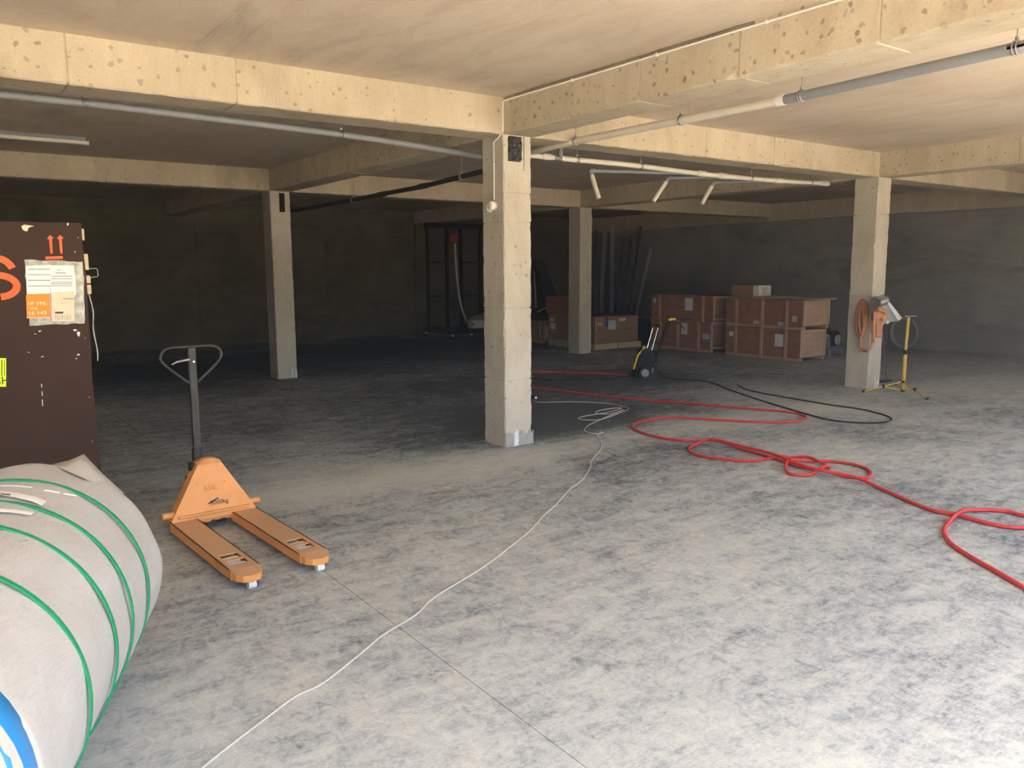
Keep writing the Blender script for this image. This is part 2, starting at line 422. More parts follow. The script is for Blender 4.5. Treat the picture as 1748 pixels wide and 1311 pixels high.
# floor: slabs with real saw cuts between them
def floor_mesh():
    xs = [X0-.3, -4.6, 1.62, 7.6, 13.6, X1+.3]; ys = [Y0-.2, 6.12+5.9, Y1+.3]
    mb = MB(); g = 0.002
    for i in range(len(xs)-1):
        for j in range(len(ys)-1):
            x0, x1 = xs[i]+(g if i else 0), xs[i+1]-(g if i < len(xs)-2 else 0)
            y0, y1 = ys[j]+(g if j else 0), ys[j+1]-(g if j < len(ys)-2 else 0)
            mb.box((x0, y0, -0.12), (x1, y1, 0.0))
    return mb
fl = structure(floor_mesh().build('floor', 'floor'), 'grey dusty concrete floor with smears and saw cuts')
structure(MB().box((X0-.3, Y0-.2, -0.2), (X1+.3, Y1+.3, -0.03)).build('subfloor_bed', 'groove', fl))
del fl['kind']; structure(fl)

ceil = structure(MB().box((X0-.3, Y0-.3, ZS), (X1+.3, Y1+.3, ZS+0.3)).build('ceiling', 'ceiling'), 'beige cast concrete ceiling slab')
# formwork fins left on the slab soffit
for (p, q) in (((430, 0), (330, 86)), ((508, 0), (385, 95))):
    a_, b_ = on_z(*p, z=ZS), on_z(*q, z=ZS)
    a_ = b_ + (a_-b_)*1.6
    d = (b_-a_).normalized(); s = Vector((-d.y, d.x, 0))*0.008
    MB().add([a_-s+Vector((0,0,.01)), a_+s+Vector((0,0,.01)), b_+s+Vector((0,0,.01)), b_-s+Vector((0,0,.01)), a_-Vector((0,0,.008)), b_-Vector((0,0,.008))],
             [(0,1,2,3),(0,4,5,3),(1,2,5,4),(0,1,4),(3,2,5)]).build('formwork_fin', 'ceiling', ceil)

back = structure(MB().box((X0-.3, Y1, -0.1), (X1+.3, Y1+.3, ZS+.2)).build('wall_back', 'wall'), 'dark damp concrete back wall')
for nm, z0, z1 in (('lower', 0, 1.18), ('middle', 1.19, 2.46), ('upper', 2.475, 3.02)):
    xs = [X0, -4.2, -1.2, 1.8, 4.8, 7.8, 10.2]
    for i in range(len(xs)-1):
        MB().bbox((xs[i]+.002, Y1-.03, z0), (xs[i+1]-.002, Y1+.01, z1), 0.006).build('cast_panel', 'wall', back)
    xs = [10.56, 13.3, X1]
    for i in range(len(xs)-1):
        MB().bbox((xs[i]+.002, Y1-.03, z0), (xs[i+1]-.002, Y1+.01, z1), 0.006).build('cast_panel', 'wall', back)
structure(rough_prism(2, (10.2, Y1-.07, 0), (10.55, Y1+.02, ZB)).build('pilaster', 'wall', back))
side = structure(MB().box((X1, 2.4, -0.1), (X1+.3, Y1+.3, ZS+.2)).box((X1, Y0, 2.7), (X1+.3, 2.4, ZS+.2)).build('wall_right', 'wall_side'), 'grey concrete wall on the right')  # gap near the front added to let in extra sky light
for z0, z1 in ((0, 0.9), (0.91, 1.8), (1.81, 2.70)):
    ys = [2.4, 4.0, 6.0, 9.0, 12.0, 15.2, Y1-.03]
    for i in range(len(ys)-1):
        MB().bbox((X1-.02, ys[i]+.002, z0), (X1+.01, ys[i+1]-.002, z1), 0.004).build('cast_panel', 'wall_side', side)
rough_prism(1, (X1-.10, Y0, 2.71), (X1+.01, Y1-.05, ZS+.02)).build('wall_beam', 'beam', side)
structure(MB().box((X0-.3, Y0, -0.1), (X0, Y1, ZS+.2)).build('wall_left', 'wall_side'), 'concrete wall at the far left')

def beam(axis, mn, mx, grooves, label):
    o = rough_prism(axis, mn, mx, grooves).build('beam', 'beam')
    return structure(o, label)
gA = [0.76, 2.02, 3.28, 6.9, 8.3] ; gB = [2.45, 3.55, 4.75, 8.3, 9.6]
names = {(-0.35): 'front', 5.95: 'first', 11.93: 'second'}
for y in GY:
    beam(0, (X0, y, ZB), (X1, y+CW, ZS+.07), ([-4.5, -1.2, 0.83, 1.89, 6.83, 7.99, 12.1, 13.8] if y < 8 else [-4.5, -1.2, 2.02, 5.55, 8.9, 12.1, 13.8]) if y > 0 else [], 'concrete beam running across the hall, %s row of columns' % names[y])
for x in GX[1:]:
    segs = ((GY[0]+CW, GY[1]), (GY[1]+CW, GY[2]), (GY[2]+CW, Y1-.05))
    for k, (a_, b_) in enumerate(segs):
        g = [a_+ (b_-a_)*t for t in ((0.33, 0.52, 0.71) if k else (.42, .574, .72))]
        beam(1, (x, a_-.01, ZB+.001), (x+CW-.005, b_+.01, ZS+.07), g, 'concrete beam running into the hall, row %d bay %d' % (round((x+1.8)/6)+1, k+1))

honey = rough_prism(1, (4.193, 3.3, 3.082), (4.21, 5.93, 3.109), (), .05, .006, .02)
M['honey'] = concrete('honeycombed_concrete', (0.16, 0.14, 0.10), (0.30, 0.26, 0.19), 0.8, 40, (0.1, 0.09, 0.06), 0.5)
honey.build('honeycomb_strip', 'honey', [o for o in COL.objects if o.get('label') == 'concrete beam running into the hall, row 2 bay 1'][0])
def column(x, y, label, grooves):
    o = rough_prism(2, (x, y, 0), (x+0.305, y+CW, ZB+.01), grooves, 0.05, 0.010, 0.03).build('column', 'column')
    return structure(o, label)
cols = {}
for x in GX[1:]:
    for y in GY:
        cols[(x, y)] = column(x, y, 'square concrete column', [0.62, 1.28, 2.05, 2.30] if (x, y) == (4.2, 5.95) else [1.26, 2.33])
cols[(4.2, 5.95)]['label'] = 'central square concrete column carrying a light switch'
cols[(4.2, 11.93)]['label'] = 'square concrete column at left with a slot at its top'
cols[(10.2, 5.95)]['label'] = 'square concrete column at right hung with orange hose'
cols[(10.2, 11.93)]['label'] = 'far square concrete column beside the cardboard carton'
# foil-stuffed pocket at the head of the central column, slot on the left one
cc = cols[(4.2, 5.95)]
def foil_panel(x0, x1, z0, z1, y, nx, nz, amp, mat, parent, name):
    vs = []
    for j in range(nz+1):
        for i in range(nx+1):
            e = 0 if i in (0, nx) or j in (0, nz) else 1
            vs.append((x0+(x1-x0)*i/nx+random.uniform(-.004, .004)*e, y-0.012*e-random.random()*amp*e, z0+(z1-z0)*j/nz+random.uniform(-.004, .004)*e))
    fs = [(j*(nx+1)+i, j*(nx+1)+i+1, (j+1)*(nx+1)+i+1, (j+1)*(nx+1)+i) for j in range(nz) for i in range(nx)]
    return MB().add(vs, fs).build(name, mat, parent)
foil_panel(4.245, 4.40, 2.575, 2.795, 5.952, 9, 12, 0.022, 'foil', cc, 'foil_plug')
MB().box((4.42, 5.938, 2.50), (4.435, 5.96, ZB)).build('board_remnant', 'column', cc)
lc = cols[(4.2, 11.93)]
MB().box((4.34, 11.922, 2.50), (4.42, 11.935, 2.775)).build('slot', 'dark', lc)
# lime drips and broken foot
def jag(x0, x1, ztop, n, y, mat, parent, name):
    pts = [(x0, 0.004)] + [(x0+(x1-x0)*i/n, ztop*(0.8+0.4*random.random())) for i in range(n+1)] + [(x1, 0.004)]
    return MB().prism(pts, y, y+0.008, lambda u, w, d: (u, d, w)).build(name, mat, parent)
M['foot'] = concrete('broken_concrete', (0.30, 0.30, 0.27), (0.44, 0.44, 0.40), 0.6, 30, (0.2, 0.2, 0.18), 0.4)
jag(4.205, 4.30, 0.125, 7, 5.944, 'foot', cc, 'broken_render')
jag(4.34, 4.52, 0.12, 9, 5.944, 'foot', cc, 'broken_render')
jag(4.295, 4.345, 0.14, 3, 5.941, 'lime', cc, 'lime_drip')
jag(4.42, 4.44, 0.18, 2, 11.922, 'lime', lc, 'lime_drip'); jag(4.47, 4.50, 0.12, 2, 11.922, 'lime', lc, 'lime_drip')
rc = cols[(10.2, 5.95)]
jag(10.37, 10.385, 0.14, 2, 5.942, 'lime', rc, 'lime_drip'); jag(10.42, 10.46, 0.10, 3, 5.942, 'lime', rc, 'lime_drip')

structure(MB().box((10.5, Y0-.3, -0.1), (X1+.3, Y0, ZS+.2)).build('wall_front', 'wall_side'), 'unseen concrete front wall added right of the open bays to trim daylight')  # out of view, closes the right bay to cut daylight there
# outside ground in front of the hall
structure(MB().box((-60, -60, -0.3), (80, Y0-.2, -0.02)).box((X1+.3, Y0-.2, -0.3), (80, 60, -0.02)).build('ground_outside', 'earth'), 'sunlit bare earth outside the open front')

# thin haze volume added to stand in for veiling lens glare
def haze():
    m = bpy.data.materials.new('glare_haze'); m.use_nodes = True; nt = m.node_tree; nt.nodes.clear()
    out = nt.nodes.new('ShaderNodeOutputMaterial'); v = nt.nodes.new('ShaderNodeVolumeScatter')
    v.inputs['Color'].default_value = (1, 1, 1, 1); v.inputs['Density'].default_value = HAZE; v.inputs['Anisotropy'].default_value = 0.3
    nt.links.new(v.outputs[0], out.inputs['Volume'])
    M['haze'] = m
    o = MB().box((X0-.2, Y0-.15, -0.1), (X1+.2, Y1+.2, ZS+.1)).build('glare_haze', 'haze')
    o['kind'] = 'stuff'; o['label'] = 'thin haze added in the hall for the lens glare veil'; o['category'] = 'haze'
    return o
HAZE = 0.0075
haze()

# ------------------------------------------------------------------ large brown crate at left
def frame_mtx(o, ux, n):
    "matrix whose local x = ux, local y = world up, local z = n (outward)"
    z = Vector((0, 0, 1)); return Matrix(((ux.x, z.x, n.x, o.x), (ux.y, z.y, n.y, o.y), (ux.z, z.z, n.z, o.z), (0, 0, 0, 1)))
CR_RZ = math.radians(-7.0)
cr_org = Vector((0.724, 5.120, 0))          # right front bottom corner
CU = Vector((math.cos(CR_RZ), math.sin(CR_RZ), 0)); CN = Vector((CU.y, -CU.x, 0))   # along the face to the right / outward to the viewer
crate = thing('shipping_crate', 'tall dark brown plywood crate with red stencils, behind the white roll', 'crate', cr_org, CR_RZ)
# local: x right (0 at right edge, negative to the left), y into the crate, z up
CWID, CDEP, CHGT = 1.75, 1.0, 1.895
def wavy_panel():
    n = 40; mb = MB(); vs = []
    for i in range(n+1):
        z = 0.09+(CHGT-0.09)*i/n
        dx = 0.004*math.sin(z*5.1)+0.0015*math.sin(z*17)
        for x, y in ((-CWID, 0), (dx, 0), (dx, 0.018), (-CWID, 0.018)): vs.append((x, y, z))
    fs = [(i*4+j, i*4+(j+1) % 4, (i+1)*4+(j+1) % 4, (i+1)*4+j) for i in range(n) for j in range(4)] + [(0, 1, 2, 3), (n*4, n*4+1, n*4+2, n*4+3)]
    return mb.add(vs, fs)
wavy_panel().build('front_panel', 'ply_brown', crate)
MB().bbox((-CWID+.005, 0.018, 0.09), (-0.012, CDEP, CHGT-.012), 0.004).build('body', 'ply_brown', crate)
for x in (-CWID+.05, -CWID/2-.05, -0.17): MB().bbox((x, 0.0, 0), (x+.10, CDEP, 0.09)).build('skid', 'ply_edge', crate)
def cface(px, py):
    "pixel -> (x, z) on the crate's front face"
    d = ray(px, py); t = (cr_org-CAMP).dot(CN)/d.dot(CN); p = CAMP+d*t - cr_org
    return p.dot(CU), p.z
def cpoly(pix, mat, name, th=0.002, y0=0.0, parent=None, label=None):
    pts = [cface(*p) for p in pix]
    return MB().prism(pts, -y0-th, -y0, lambda u, w, d: (u, d, w)).build(name, mat, parent or crate, label)
def crect(x0, y0, x1, y1): return [(x0, y0), (x1, y0), (x1, y1), (x0, y1)]
# edge battens, clip and strip down the right edge
for (a_, b_, dx) in ((1.80, 1.865, .012), (1.635, 1.725, .022), (1.56, 1.605, .026), (1.50, 1.553, .026)):
    MB().bbox((-.016, .004, a_), (dx, .06, b_), .003).build('edge_batten', 'ply_edge', crate)
MB().tube([(0.016, .02, 1.642), (0.058, .018, 1.644), (0.064, .018, 1.638), (0.066, .018, 1.603), (0.061, .018, 1.597), (0.016, .02, 1.592)], .0025, 6).build('spring_clip', 'zinc', crate)
MB().tube(smooth_path([(.012, .004, 1.50), (.026, 0, 1.40), (.020, 0, 1.30), (.032, 0, 1.18), (.030, .002, 1.12)], 6), .0035, 6).build('edge_strip', 'pouch', crate)
# stencilled marks
for x0, x1 in ((82, 90), (99.5, 106)):
    c = (x0+x1)/2
    cpoly([(c-2.2, 409), (c-5.5, 407.5), (c-.8, 401), (c+5.8, 406), (c+2.8, 408), (c+4.2, 432.5), (c+.2, 433.5)], 'stencil', 'painted_arrow', .0012)
cpoly([(77, 438), (107, 437), (107.5, 442), (78, 443)], 'stencil', 'painted_bar', .0012)
six = []
gx, gz = cface(8, 475)
def arc_band(cx, cz, rx, rz, w, t0, t1, n=16):
    o_ = [(cx+rx*math.cos(t0+(t1-t0)*i/n), cz+rz*math.sin(t0+(t1-t0)*i/n)) for i in range(n+1)]
    i_ = [(cx+(rx-w)*math.cos(t1-(t1-t0)*i/n), cz+(rz-w)*math.sin(t1-(t1-t0)*i/n)) for i in range(n+1)]
    return o_+i_
SC = 4.45/FPX   # metres per pixel on the face, about
x6, z6 = cface(-3, 488.5)
for (t0, t1) in ((-PI*.47, PI*.47), (PI*.53, PI*1.47)):
    MB().prism(arc_band(x6, z6, .104, .076, .036, t0, t1), -.0012, 0, lambda u, w, d: (u, d, w)).build('painted_digit', 'stencil', crate)
MB().prism(arc_band(x6, z6+.055, .098, .112, .036, PI*.14, PI*.46), -.0012, 0, lambda u, w, d: (u, d, w)).build('painted_digit', 'stencil', crate)
MB().prism(arc_band(x6+.01, z6+.02, .125, .147, .036, PI*.56, PI*.94), -.0012, 0, lambda u, w, d: (u, d, w)).build('painted_digit', 'stencil', crate)
# document pouch with sheets and stickers
def pouch_mesh():
    a0 = cface(41.5, 443); nx, nz = 12, 12; vs = []
    cs = [cface(41.5, 443), cface(142, 447), cface(144, 552), cface(50, 556)]
    for j in range(nz+1):
        for i in range(nx+1):
            u, w = i/nx, j/nz
            x = (cs[0][0]*(1-u)+cs[1][0]*u)*(1-w)+(cs[3][0]*(1-u)+cs[2][0]*u)*w
            z = (cs[0][1]*(1-u)+cs[1][1]*u)*(1-w)+(cs[3][1]*(1-u)+cs[2][1]*u)*w
            e = i in (0, nx) or j in (0, nz)
            vs.append((x+(random.uniform(-.004, .004) if e else 0), -.002 if e else -.0035-random.random()*.006, z+(random.uniform(-.003, .003) if e else 0)))
    fs = [(j*(nx+1)+i, j*(nx+1)+i+1, (j+1)*(nx+1)+i+1, (j+1)*(nx+1)+i) for j in range(nz) for i in range(nx)]
    return MB().add(vs, fs)
pouch = pouch_mesh().build('document_pouch', 'pouch', crate, 'crumpled clear document pouch with papers')
def pz(pix, mat, name, lift, th=.001): return cpoly(pix, mat, name, th, lift, pouch)
pz([(43.5, 454), (87, 452), (86, 501), (46, 502)], 'paper', 'printed_sheet', .010)
pz([(86, 453), (126, 453), (129, 474), (130, 504), (87, 501)], 'paper', 'printed_sheet', .0115)
for yy in (459, 468.5, 478, 487.5): pz(crect(47+(yy-459)*.05, yy, 86, yy+.9), 'print', 'printed_line', .0125, .0006)
for yy in (471, 475.5, 481.3, 484.3, 487.5): pz(crect(87.5, yy, 123.5, yy+.8), 'print', 'printed_line', .0130, .0006)
pz(crect(95, 464.8, 112, 466.8), 'grey_print', 'printed_line', .0130, .0006); pz(crect(97, 460.5, 104, 462), 'grey_print', 'printed_line', .0130, .0006)
pz([(44.5, 503), (84.5, 501.5), (87, 541.5), (46, 543)], 'tag_orange', 'orange_sticker', .013)
for k in range(13):
    x = 46+k*3.1; pz([(x, 541.2-.03*k), (x+1.4, 541.1-.03*k), (x+2.2, 543.2-.03*k), (x+.8, 543.3-.03*k)], 'paper', 'sticker_border', .0145, .0006)
for k in range(12):
    y = 504+k*3.1; pz([(84.3+k*.2, y), (86.2+k*.2, y+.9), (86.3+k*.2, y+2.3), (84.4+k*.2, y+1.4)], 'paper', 'sticker_border', .0145, .0006)
pz([(87.5, 499), (126.5, 497), (127.5, 548.5), (88.5, 548.5)], 'tag_beige', 'beige_sticker', .0145)
pz(crect(108, 508.5, 125.5, 511), 'grey_print', 'printed_line', .0160, .0006)
pz(crect(94, 532, 108, 535), 'print', 'printed_line', .0160, .0006)
for k, w_ in enumerate((.8, .5, 1.1, .5, .7, .4, 1.0, .5, .8, .5, 1.2, .6, .5, .9)): pz(crect(94+k*2.0, 537, 94+k*2.0+w_, 545.5), 'grey_print', 'barcode_bar', .0160, .0006)
def cl(s, px, py, size, mat, par, lift, sx_=1.0):
    x, z = cface(px, py)
    mt = Matrix(((1, 0, 0, x), (0, 0, -1, -lift), (0, 1, 0, z), (0, 0, 0, 1)))
    return lettering('lettering', s, size, mat, par, mt, sx_)
cl('1F 195.', 64, 518, .026, 'paper', pouch, .0150, 1.25); cl('VIA', 58, 526.5, .020, 'paper', pouch, .0150, 1.2); cl('16 143', 64, 534.5, .026, 'paper', pouch, .0150, 1.25)
cl('E  E.1', 111, 517, .015, 'grey_print', pouch, .0162)
# lime barcode label at the frame edge
lime = cpoly([(-42, 610), (10.5, 611.5), (10.5, 660), (-42, 661)], 'tag_lime', 'lime_label', .0012)
for k in range(11):
    x = 8.0-k*4.2; cpoly(crect(x-1.0-(k % 3)*.5, 614.5, x, 641.5), 'print', 'barcode_bar', .0008, .0013, lime)
cl('PUSH', -8, 651, .062, 'print', lime, .0015, .9)
# torn paper, staples and scuffs
for q in ([(131, 569), (133, 565.5), (137.3, 568), (134.5, 575.5)], [(124.5, 563), (127, 562), (132, 563), (128, 565.5)], [(65, 565), (68, 564), (71, 565), (67, 566.5)],
          [(57.5, 570), (62, 569.5), (61.5, 571)], [(46, 600.8), (50.5, 600.8), (50, 602.3)], [(69, 609), (74.5, 607.5), (73.5, 609.8)], [(132, 604.5), (135.8, 604), (136, 606.5), (131.5, 606.8)],
          [(127.5, 612), (132, 611.3), (131, 613)], [(70, 655), (71.5, 655), (72, 661), (71, 662)], [(71, 668), (72.3, 668), (73, 676), (71.8, 676)], [(71.5, 682), (72.8, 682), (73.2, 693), (72.2, 693)],
          [(114, 381), (117, 380.5), (117, 384.5), (114.5, 385)], [(126, 429.5), (129.5, 429), (129, 431)]):
    cpoly(q, 'paper', 'paper_scrap', .0012)
for px, py in ((133.5, 405.5), (140, 496), (145.5, 577), (152.5, 678), (157.5, 753)): cpoly(crect(px-.8, py-.8, px+.8, py+.8), 'cap_white', 'staple', .0015)
cpoly([(36.5, 386), (42, 383.5), (59, 386), (50, 388), (48, 391), (46.5, 395), (41.5, 394), (38, 391)], 'tag_beige', 'chipped_patch', .0012)

# ------------------------------------------------------------------ white wrapped roll
PHI = math.radians(67.645); RR = 0.443
roll = thing('wrapped_roll', 'big white wrapped roll with green straps lying in the left foreground', 'roll', (0.034, 3.0, 0), PHI)
# local: x along the axis, y to the left, z up
def roll_shell(stations, n=72, wob=0.006, seed=3):
    rnd = random.Random(seed); vs = []
    ph = [rnd.uniform(0, 6.28) for _ in range(8)]
    for s, r in stations:
        for i in range(n):
            t = 2*PI*i/n
            w = wob*(math.sin(3*t+ph[0]+s*4)+.6*math.sin(7*t+ph[1]-s*9)+.4*math.sin(13*t+ph[2]+s*15)) if wob else 0
            rr = r+w-abs(wob)*1.0
            z = max(0.0005*0, RR+rr*math.sin(t))
            vs.append((s, rr*math.cos(t), z))
    fs = [(j*n+i, j*n+(i+1) % n, (j+1)*n+(i+1) % n, (j+1)*n+i) for j in range(len(stations)-1) for i in range(n)]
    mb = MB().add(vs, fs, True)
    return mb
st = [(-.848, .415), (-.848, RR-.004)] + [(-.83+(.62+.83)*i/40, RR) for i in range(41)] + [(.64, RR-.008), (.655, .43), (.66, .40)]
rs = roll_shell(st, 96, .0045)
rs.build('woven_wrap', 'wrap', roll)
MB().lathe([(.41, .655), (.36, .70), (.28, .69), (.15, .66), (.02, .655)], 40, Matrix(((0,0,1,0),(1,0,0,0),(0,1,0,RR),(0,0,0,1)))).build('end_film', 'wrap_clear', roll)
# puckered corner of film at the far end (the tip above the crate's foot)
def lp(px, py, s):
    "pixel on the plane of the roll's cross-section at s (local coordinates)"
    ax = Vector((math.cos(PHI), math.sin(PHI), 0)); o = Vector((.034, 3.0, 0))+ax*s
    d = ray(px, py); t = (o-CAMP).dot(ax)/d.dot(ax); p = CAMP+d*t-Vector((.034, 3.0, 0))
    yl = Vector((-math.sin(PHI), math.cos(PHI), 0))
    return Vector((p.dot(ax), p.dot(yl), p.z))
tip = lp(143, 775, .66)
base_ = [lp(88, 793, .64), lp(112, 803, .56), lp(140, 815, .52), lp(170, 830, .56), lp(214, 844, .64), lp(170, 822, .70), lp(120, 800, .70)]
mid_ = [tip+(q-tip)*.45-Vector((0, 0, .006)) for q in base_]
MB().add([tip]+mid_+base_, [(0, 1+i, 1+(i+1) % 7) for i in range(7)]+[(1+i, 8+i, 8+(i+1) % 7, 1+(i+1) % 7) for i in range(7)], True).build('film_corner', 'wrap_clear', roll)
for s in (-.464, -.153, .079, .355):
    n = 96; w = .0078; vs = []
    for ds, dr in ((-w, .0), (-w, .0065), (w, .0065), (w, .0)):
        for i in range(n):
            t = 2*PI*i/n; r = RR+dr-.001+.0015*math.sin(3*t+s)
            vs.append((s+ds+.006*math.sin(t+s*3), r*math.cos(t), max(.0, RR+r*math.sin(t))))
    fs = [(j*n+i, j*n+(i+1) % n, ((j+1) % 4)*n+(i+1) % n, ((j+1) % 4)*n+i) for j in range(4) for i in range(n)]
    MB().add(vs, fs, False).build('strap', 'green_strap', roll, 'green plastic strap')
roll_shell([(-.965, .40), (-.96, .43), (-.90, .436), (-.84, .436), (-.83, .42)], 64, .002, 5).build('blue_layer', 'blue_film', roll, 'blue film layer showing at the near end')
def crumple():
    rnd = random.Random(11); n = 56; vs = []
    for s, r, a in ((-.938, .441, .0), (-.96, .442, .006), (-1.0, .43, .012), (-1.04, .40, .02), (-1.06, .33, .03), (-1.05, .2, .03), (-1.04, .05, .01)):
        for i in range(n):
            t = 2*PI*i/n; rr = r-a+rnd.uniform(-a, a)
            vs.append((s+rnd.uniform(-a, a)*.5+.014*math.sin(5*t), rr*math.cos(t), max(.001, RR+rr*math.sin(t))))
    return MB().add(vs, [(j*n+i, j*n+(i+1) % n, (j+1)*n+(i+1) % n, (j+1)*n+i) for j in range(6) for i in range(n)], True)
crumple().build('end_film', 'wrap_clear', roll)
def on_roll(s, deg, lift=.004):
    t = math.radians(deg); r = RR+lift; return Vector((s, r*math.cos(t), RR+r*math.sin(t)))
def roll_patch(s0, s1, d0, d1, name, mat, lift=.005, jit=.006):
    n = 14; vs = []
    for i in range(n+1):
        d = d0+(d1-d0)*i/n
        j0, j1 = random.uniform(-jit, jit), random.uniform(-jit, jit)
        vs += [on_roll(s0+j0, d, lift+random.uniform(0, .002)), on_roll((s0+s1)/2, d, lift+.003), on_roll(s1+j1, d, lift+random.uniform(0, .002))]
    return MB().add(vs, [(i*3+k, i*3+k+1, i*3+k+4, i*3+k+3) for i in range(n) for k in range(2)], True).build(name, mat, roll)
def roll_sd(px, py):
    "pixel -> (s, degrees) on the roll's shell"
    d = ray(px, py); ax = Vector((math.cos(PHI), math.sin(PHI), 0)); yl = Vector((-math.sin(PHI), math.cos(PHI), 0))
    o = CAMP-Vector((.034, 3.0, RR)); ol = (o.dot(ax), o.dot(yl), o.z); dl = (d.dot(ax), d.dot(yl), d.z)
    A = dl[1]**2+dl[2]**2; Bq = ol[1]*dl[1]+ol[2]*dl[2]; Cq = ol[1]**2+ol[2]**2-RR*RR
    t = (-Bq-math.sqrt(max(0, Bq*Bq-A*Cq)))/A
    return ol[0]+t*dl[0], math.degrees(math.atan2(ol[2]+t*dl[2], ol[1]+t*dl[1]))
def roll_quad(p0, p1, w0, name, mat, lift):
    (s0, d0), (s1, d1) = roll_sd(*p0), roll_sd(*p1); n = 12; vs = []
    for i in range(n+1):
        u = i/n; s = s0+(s1-s0)*u; d = d0+(d1-d0)*u
        j = random.uniform(-.004, .004)
        vs += [on_roll(s-w0+j, d, lift), on_roll(s, d, lift+.004), on_roll(s+w0+j, d, lift)]
    return MB().add(vs, [(i*3+k, i*3+k+1, i*3+k+4, i*3+k+3) for i in range(n) for k in range(2)], True).build(name, mat, roll)
lab = roll_quad((-60, 848), (75, 864), .026, 'torn_label', 'paper', .010)
roll_quad((-60, 876), (55, 880), .018, 'torn_label', 'paper', .006)
for k in range(5):
    p = (1.5+k*3.2, 851.6+k*.25); roll_quad(p, (p[0]+1.8, p[1]+.15), .004, 'printed_mark', 'print', .0155)
for a_, b_ in (((0, 831), (55, 834)), ((75, 838), (102, 843)), ((108, 844), (130, 848))): roll_quad(a_, b_, .004, 'film_crease', 'paper', .002)
roll_quad((30, 926.5), (47, 924.5), .004, 'scuff', 'grey_print', .001)

# ------------------------------------------------------------------ pallet truck
truck = thing('pallet_truck', 'orange hand pallet truck with upright dark handle', 'pallet truck', (1.357, 5.147, 0), math.radians(3.0))
# local: +y towards the handle, forks run to -y
def fork(cx):
    w = .08; zt = .088; th = .006; mb = MB()
    f = lambda x0, x1, y0, y1: mb.box((cx+x0, -y1, zt-th), (cx+x1, -y0, zt))
    for a_, b_ in ((0.0, .775), (.855, .885), (.955, 1.03)): f(-w, w, a_, b_)
    for a_, b_ in ((.775, .855), (.885, .955)): f(-w, -.05, a_, b_); f(.05, w, a_, b_)
    tip = [(-w, 1.03), (-.07, 1.09), (-.045, 1.13), (0, 1.145), (.045, 1.13), (.07, 1.09), (w, 1.03)]
    n = len(tip)
    top = [(cx+x, -y, zt-max(0, y-1.03)*.10) for x, y in tip]; bot = [(cx+x, -y, zt-.045) for x, y in tip]
    mb.add(top+bot, [tuple(range(n))]+[(i, i+1, n+i+1, n+i) for i in range(n-1)])
    for s in (-1, 1):
        x0, x1 = (cx-w, cx-w+.006) if s < 0 else (cx+w-.006, cx+w)
        vs = [(x0, 0, zt-.058), (x1, 0, zt-.058), (x1, 0, zt), (x0, 0, zt), (x0, -1.05, zt-.05), (x1, -1.05, zt-.05), (x1, -1.05, zt), (x0, -1.05, zt)]
        mb.add(vs, [(0,1,2,3),(4,7,6,5),(0,4,5,1),(3,2,6,7),(0,3,7,4),(1,5,6,2)])
    return mb
for cx in (-.19, .19):
    fk = fork(cx).build('fork', 'orange', truck)
    for y in (-.818, -.922): MB().cyl((cx-.042, y, .040), (cx+.042, y, .040), .040, 20).build('load_roller', 'nylon', fk)
    MB().box((cx-.05, -.97, .030), (cx-.044, -.77, .052)).box((cx+.044, -.97, .030), (cx+.05, -.77, .052)).build('roller_bracket', 'steel_dark', fk)
    MB().box((cx-.052, -.97, .010), (cx+.052, -.765, .014)).build('slot_shade_plate', 'dark', fk)  # dark plate added under the slots to paint their shade
    MB().cyl((cx-.02, -1.118, .022), (cx+.02, -1.118, .022), .022, 16).build('entry_roller', 'nylon', fk)
# triangular front frame
def tri_frame():
    mb = MB(); yb, yt = -.02, .035
    outer = [(-.262, .075), (.262, .075), (.262, .10), (.075, .415), (.055, .435), (-.055, .435), (-.075, .415), (-.262, .10)]
    mb.prism(outer, 0, .012, lambda u, w, d: (u, yb+d+(w-.075)*.16, w))
    # folded rim behind the sheet
    for (a_, b_) in (((-.262, .10), (-.075, .415)), ((.262, .10), (.075, .415)), ((-.075, .428), (.075, .428))):
        p0 = Vector((a_[0], yb+.012+(a_[1]-.075)*.16, a_[1])); p1 = Vector((b_[0], yb+.012+(b_[1]-.075)*.16, b_[1]))
        k = Vector((0, .075, -.004)); s = Vector((0, 0, -.012))
        mb.add([p0, p1, p1+k, p0+k, p0+s, p1+s, p1+k+s, p0+k+s], [(0,1,2,3),(4,7,6,5),(0,4,5,1),(2,6,7,3),(0,3,7,4),(1,5,6,2)])
    mb.bbox((-.225, -.034, .105), (.225, -.005, .122), .006)
    mb.box((-.11, -.008, .048), (.11, .0, .082))
    return mb
fr = tri_frame().build('frame', 'orange', truck)
def dome():
    mb = MB(); vs = []; n = 10
    for i in range(n+1):
        t = PI*i/n
        for y in (.02, .12): vs.append((.072*math.cos(t)*.95, y, .418+.032*math.sin(t)))
    return mb.add(vs, [(2*i, 2*i+1, 2*i+3, 2*i+2) for i in range(n)]+[tuple(range(0, 2*n+2, 2)), tuple(range(1, 2*n+2, 2))], True)
dome().build('frame_cap', 'orange', truck)
MB().cyl((-.305, .03, .125), (.305, .03, .125), .021, 14).build('cross_axle', 'orange', truck)
# pump and steering wheels behind
MB().cyl((0, .13, .10), (0, .13, .44), .045, 16).bbox((-.09, .07, .10), (.09, .19, .16)).build('pump', 'steel_dark', truck)
for s in (-1, 1): MB().cyl((s*.055, .13, .09), (s*.10, .13, .09), .09, 24).build('steering_wheel', 'rubber', truck)
MB().bbox((-.12, .10, .30), (-.05, .16, .33)).bbox((-.10, .085, .36), (-.06, .15, .42)).build('foot_pedal', 'steel_dark', truck)
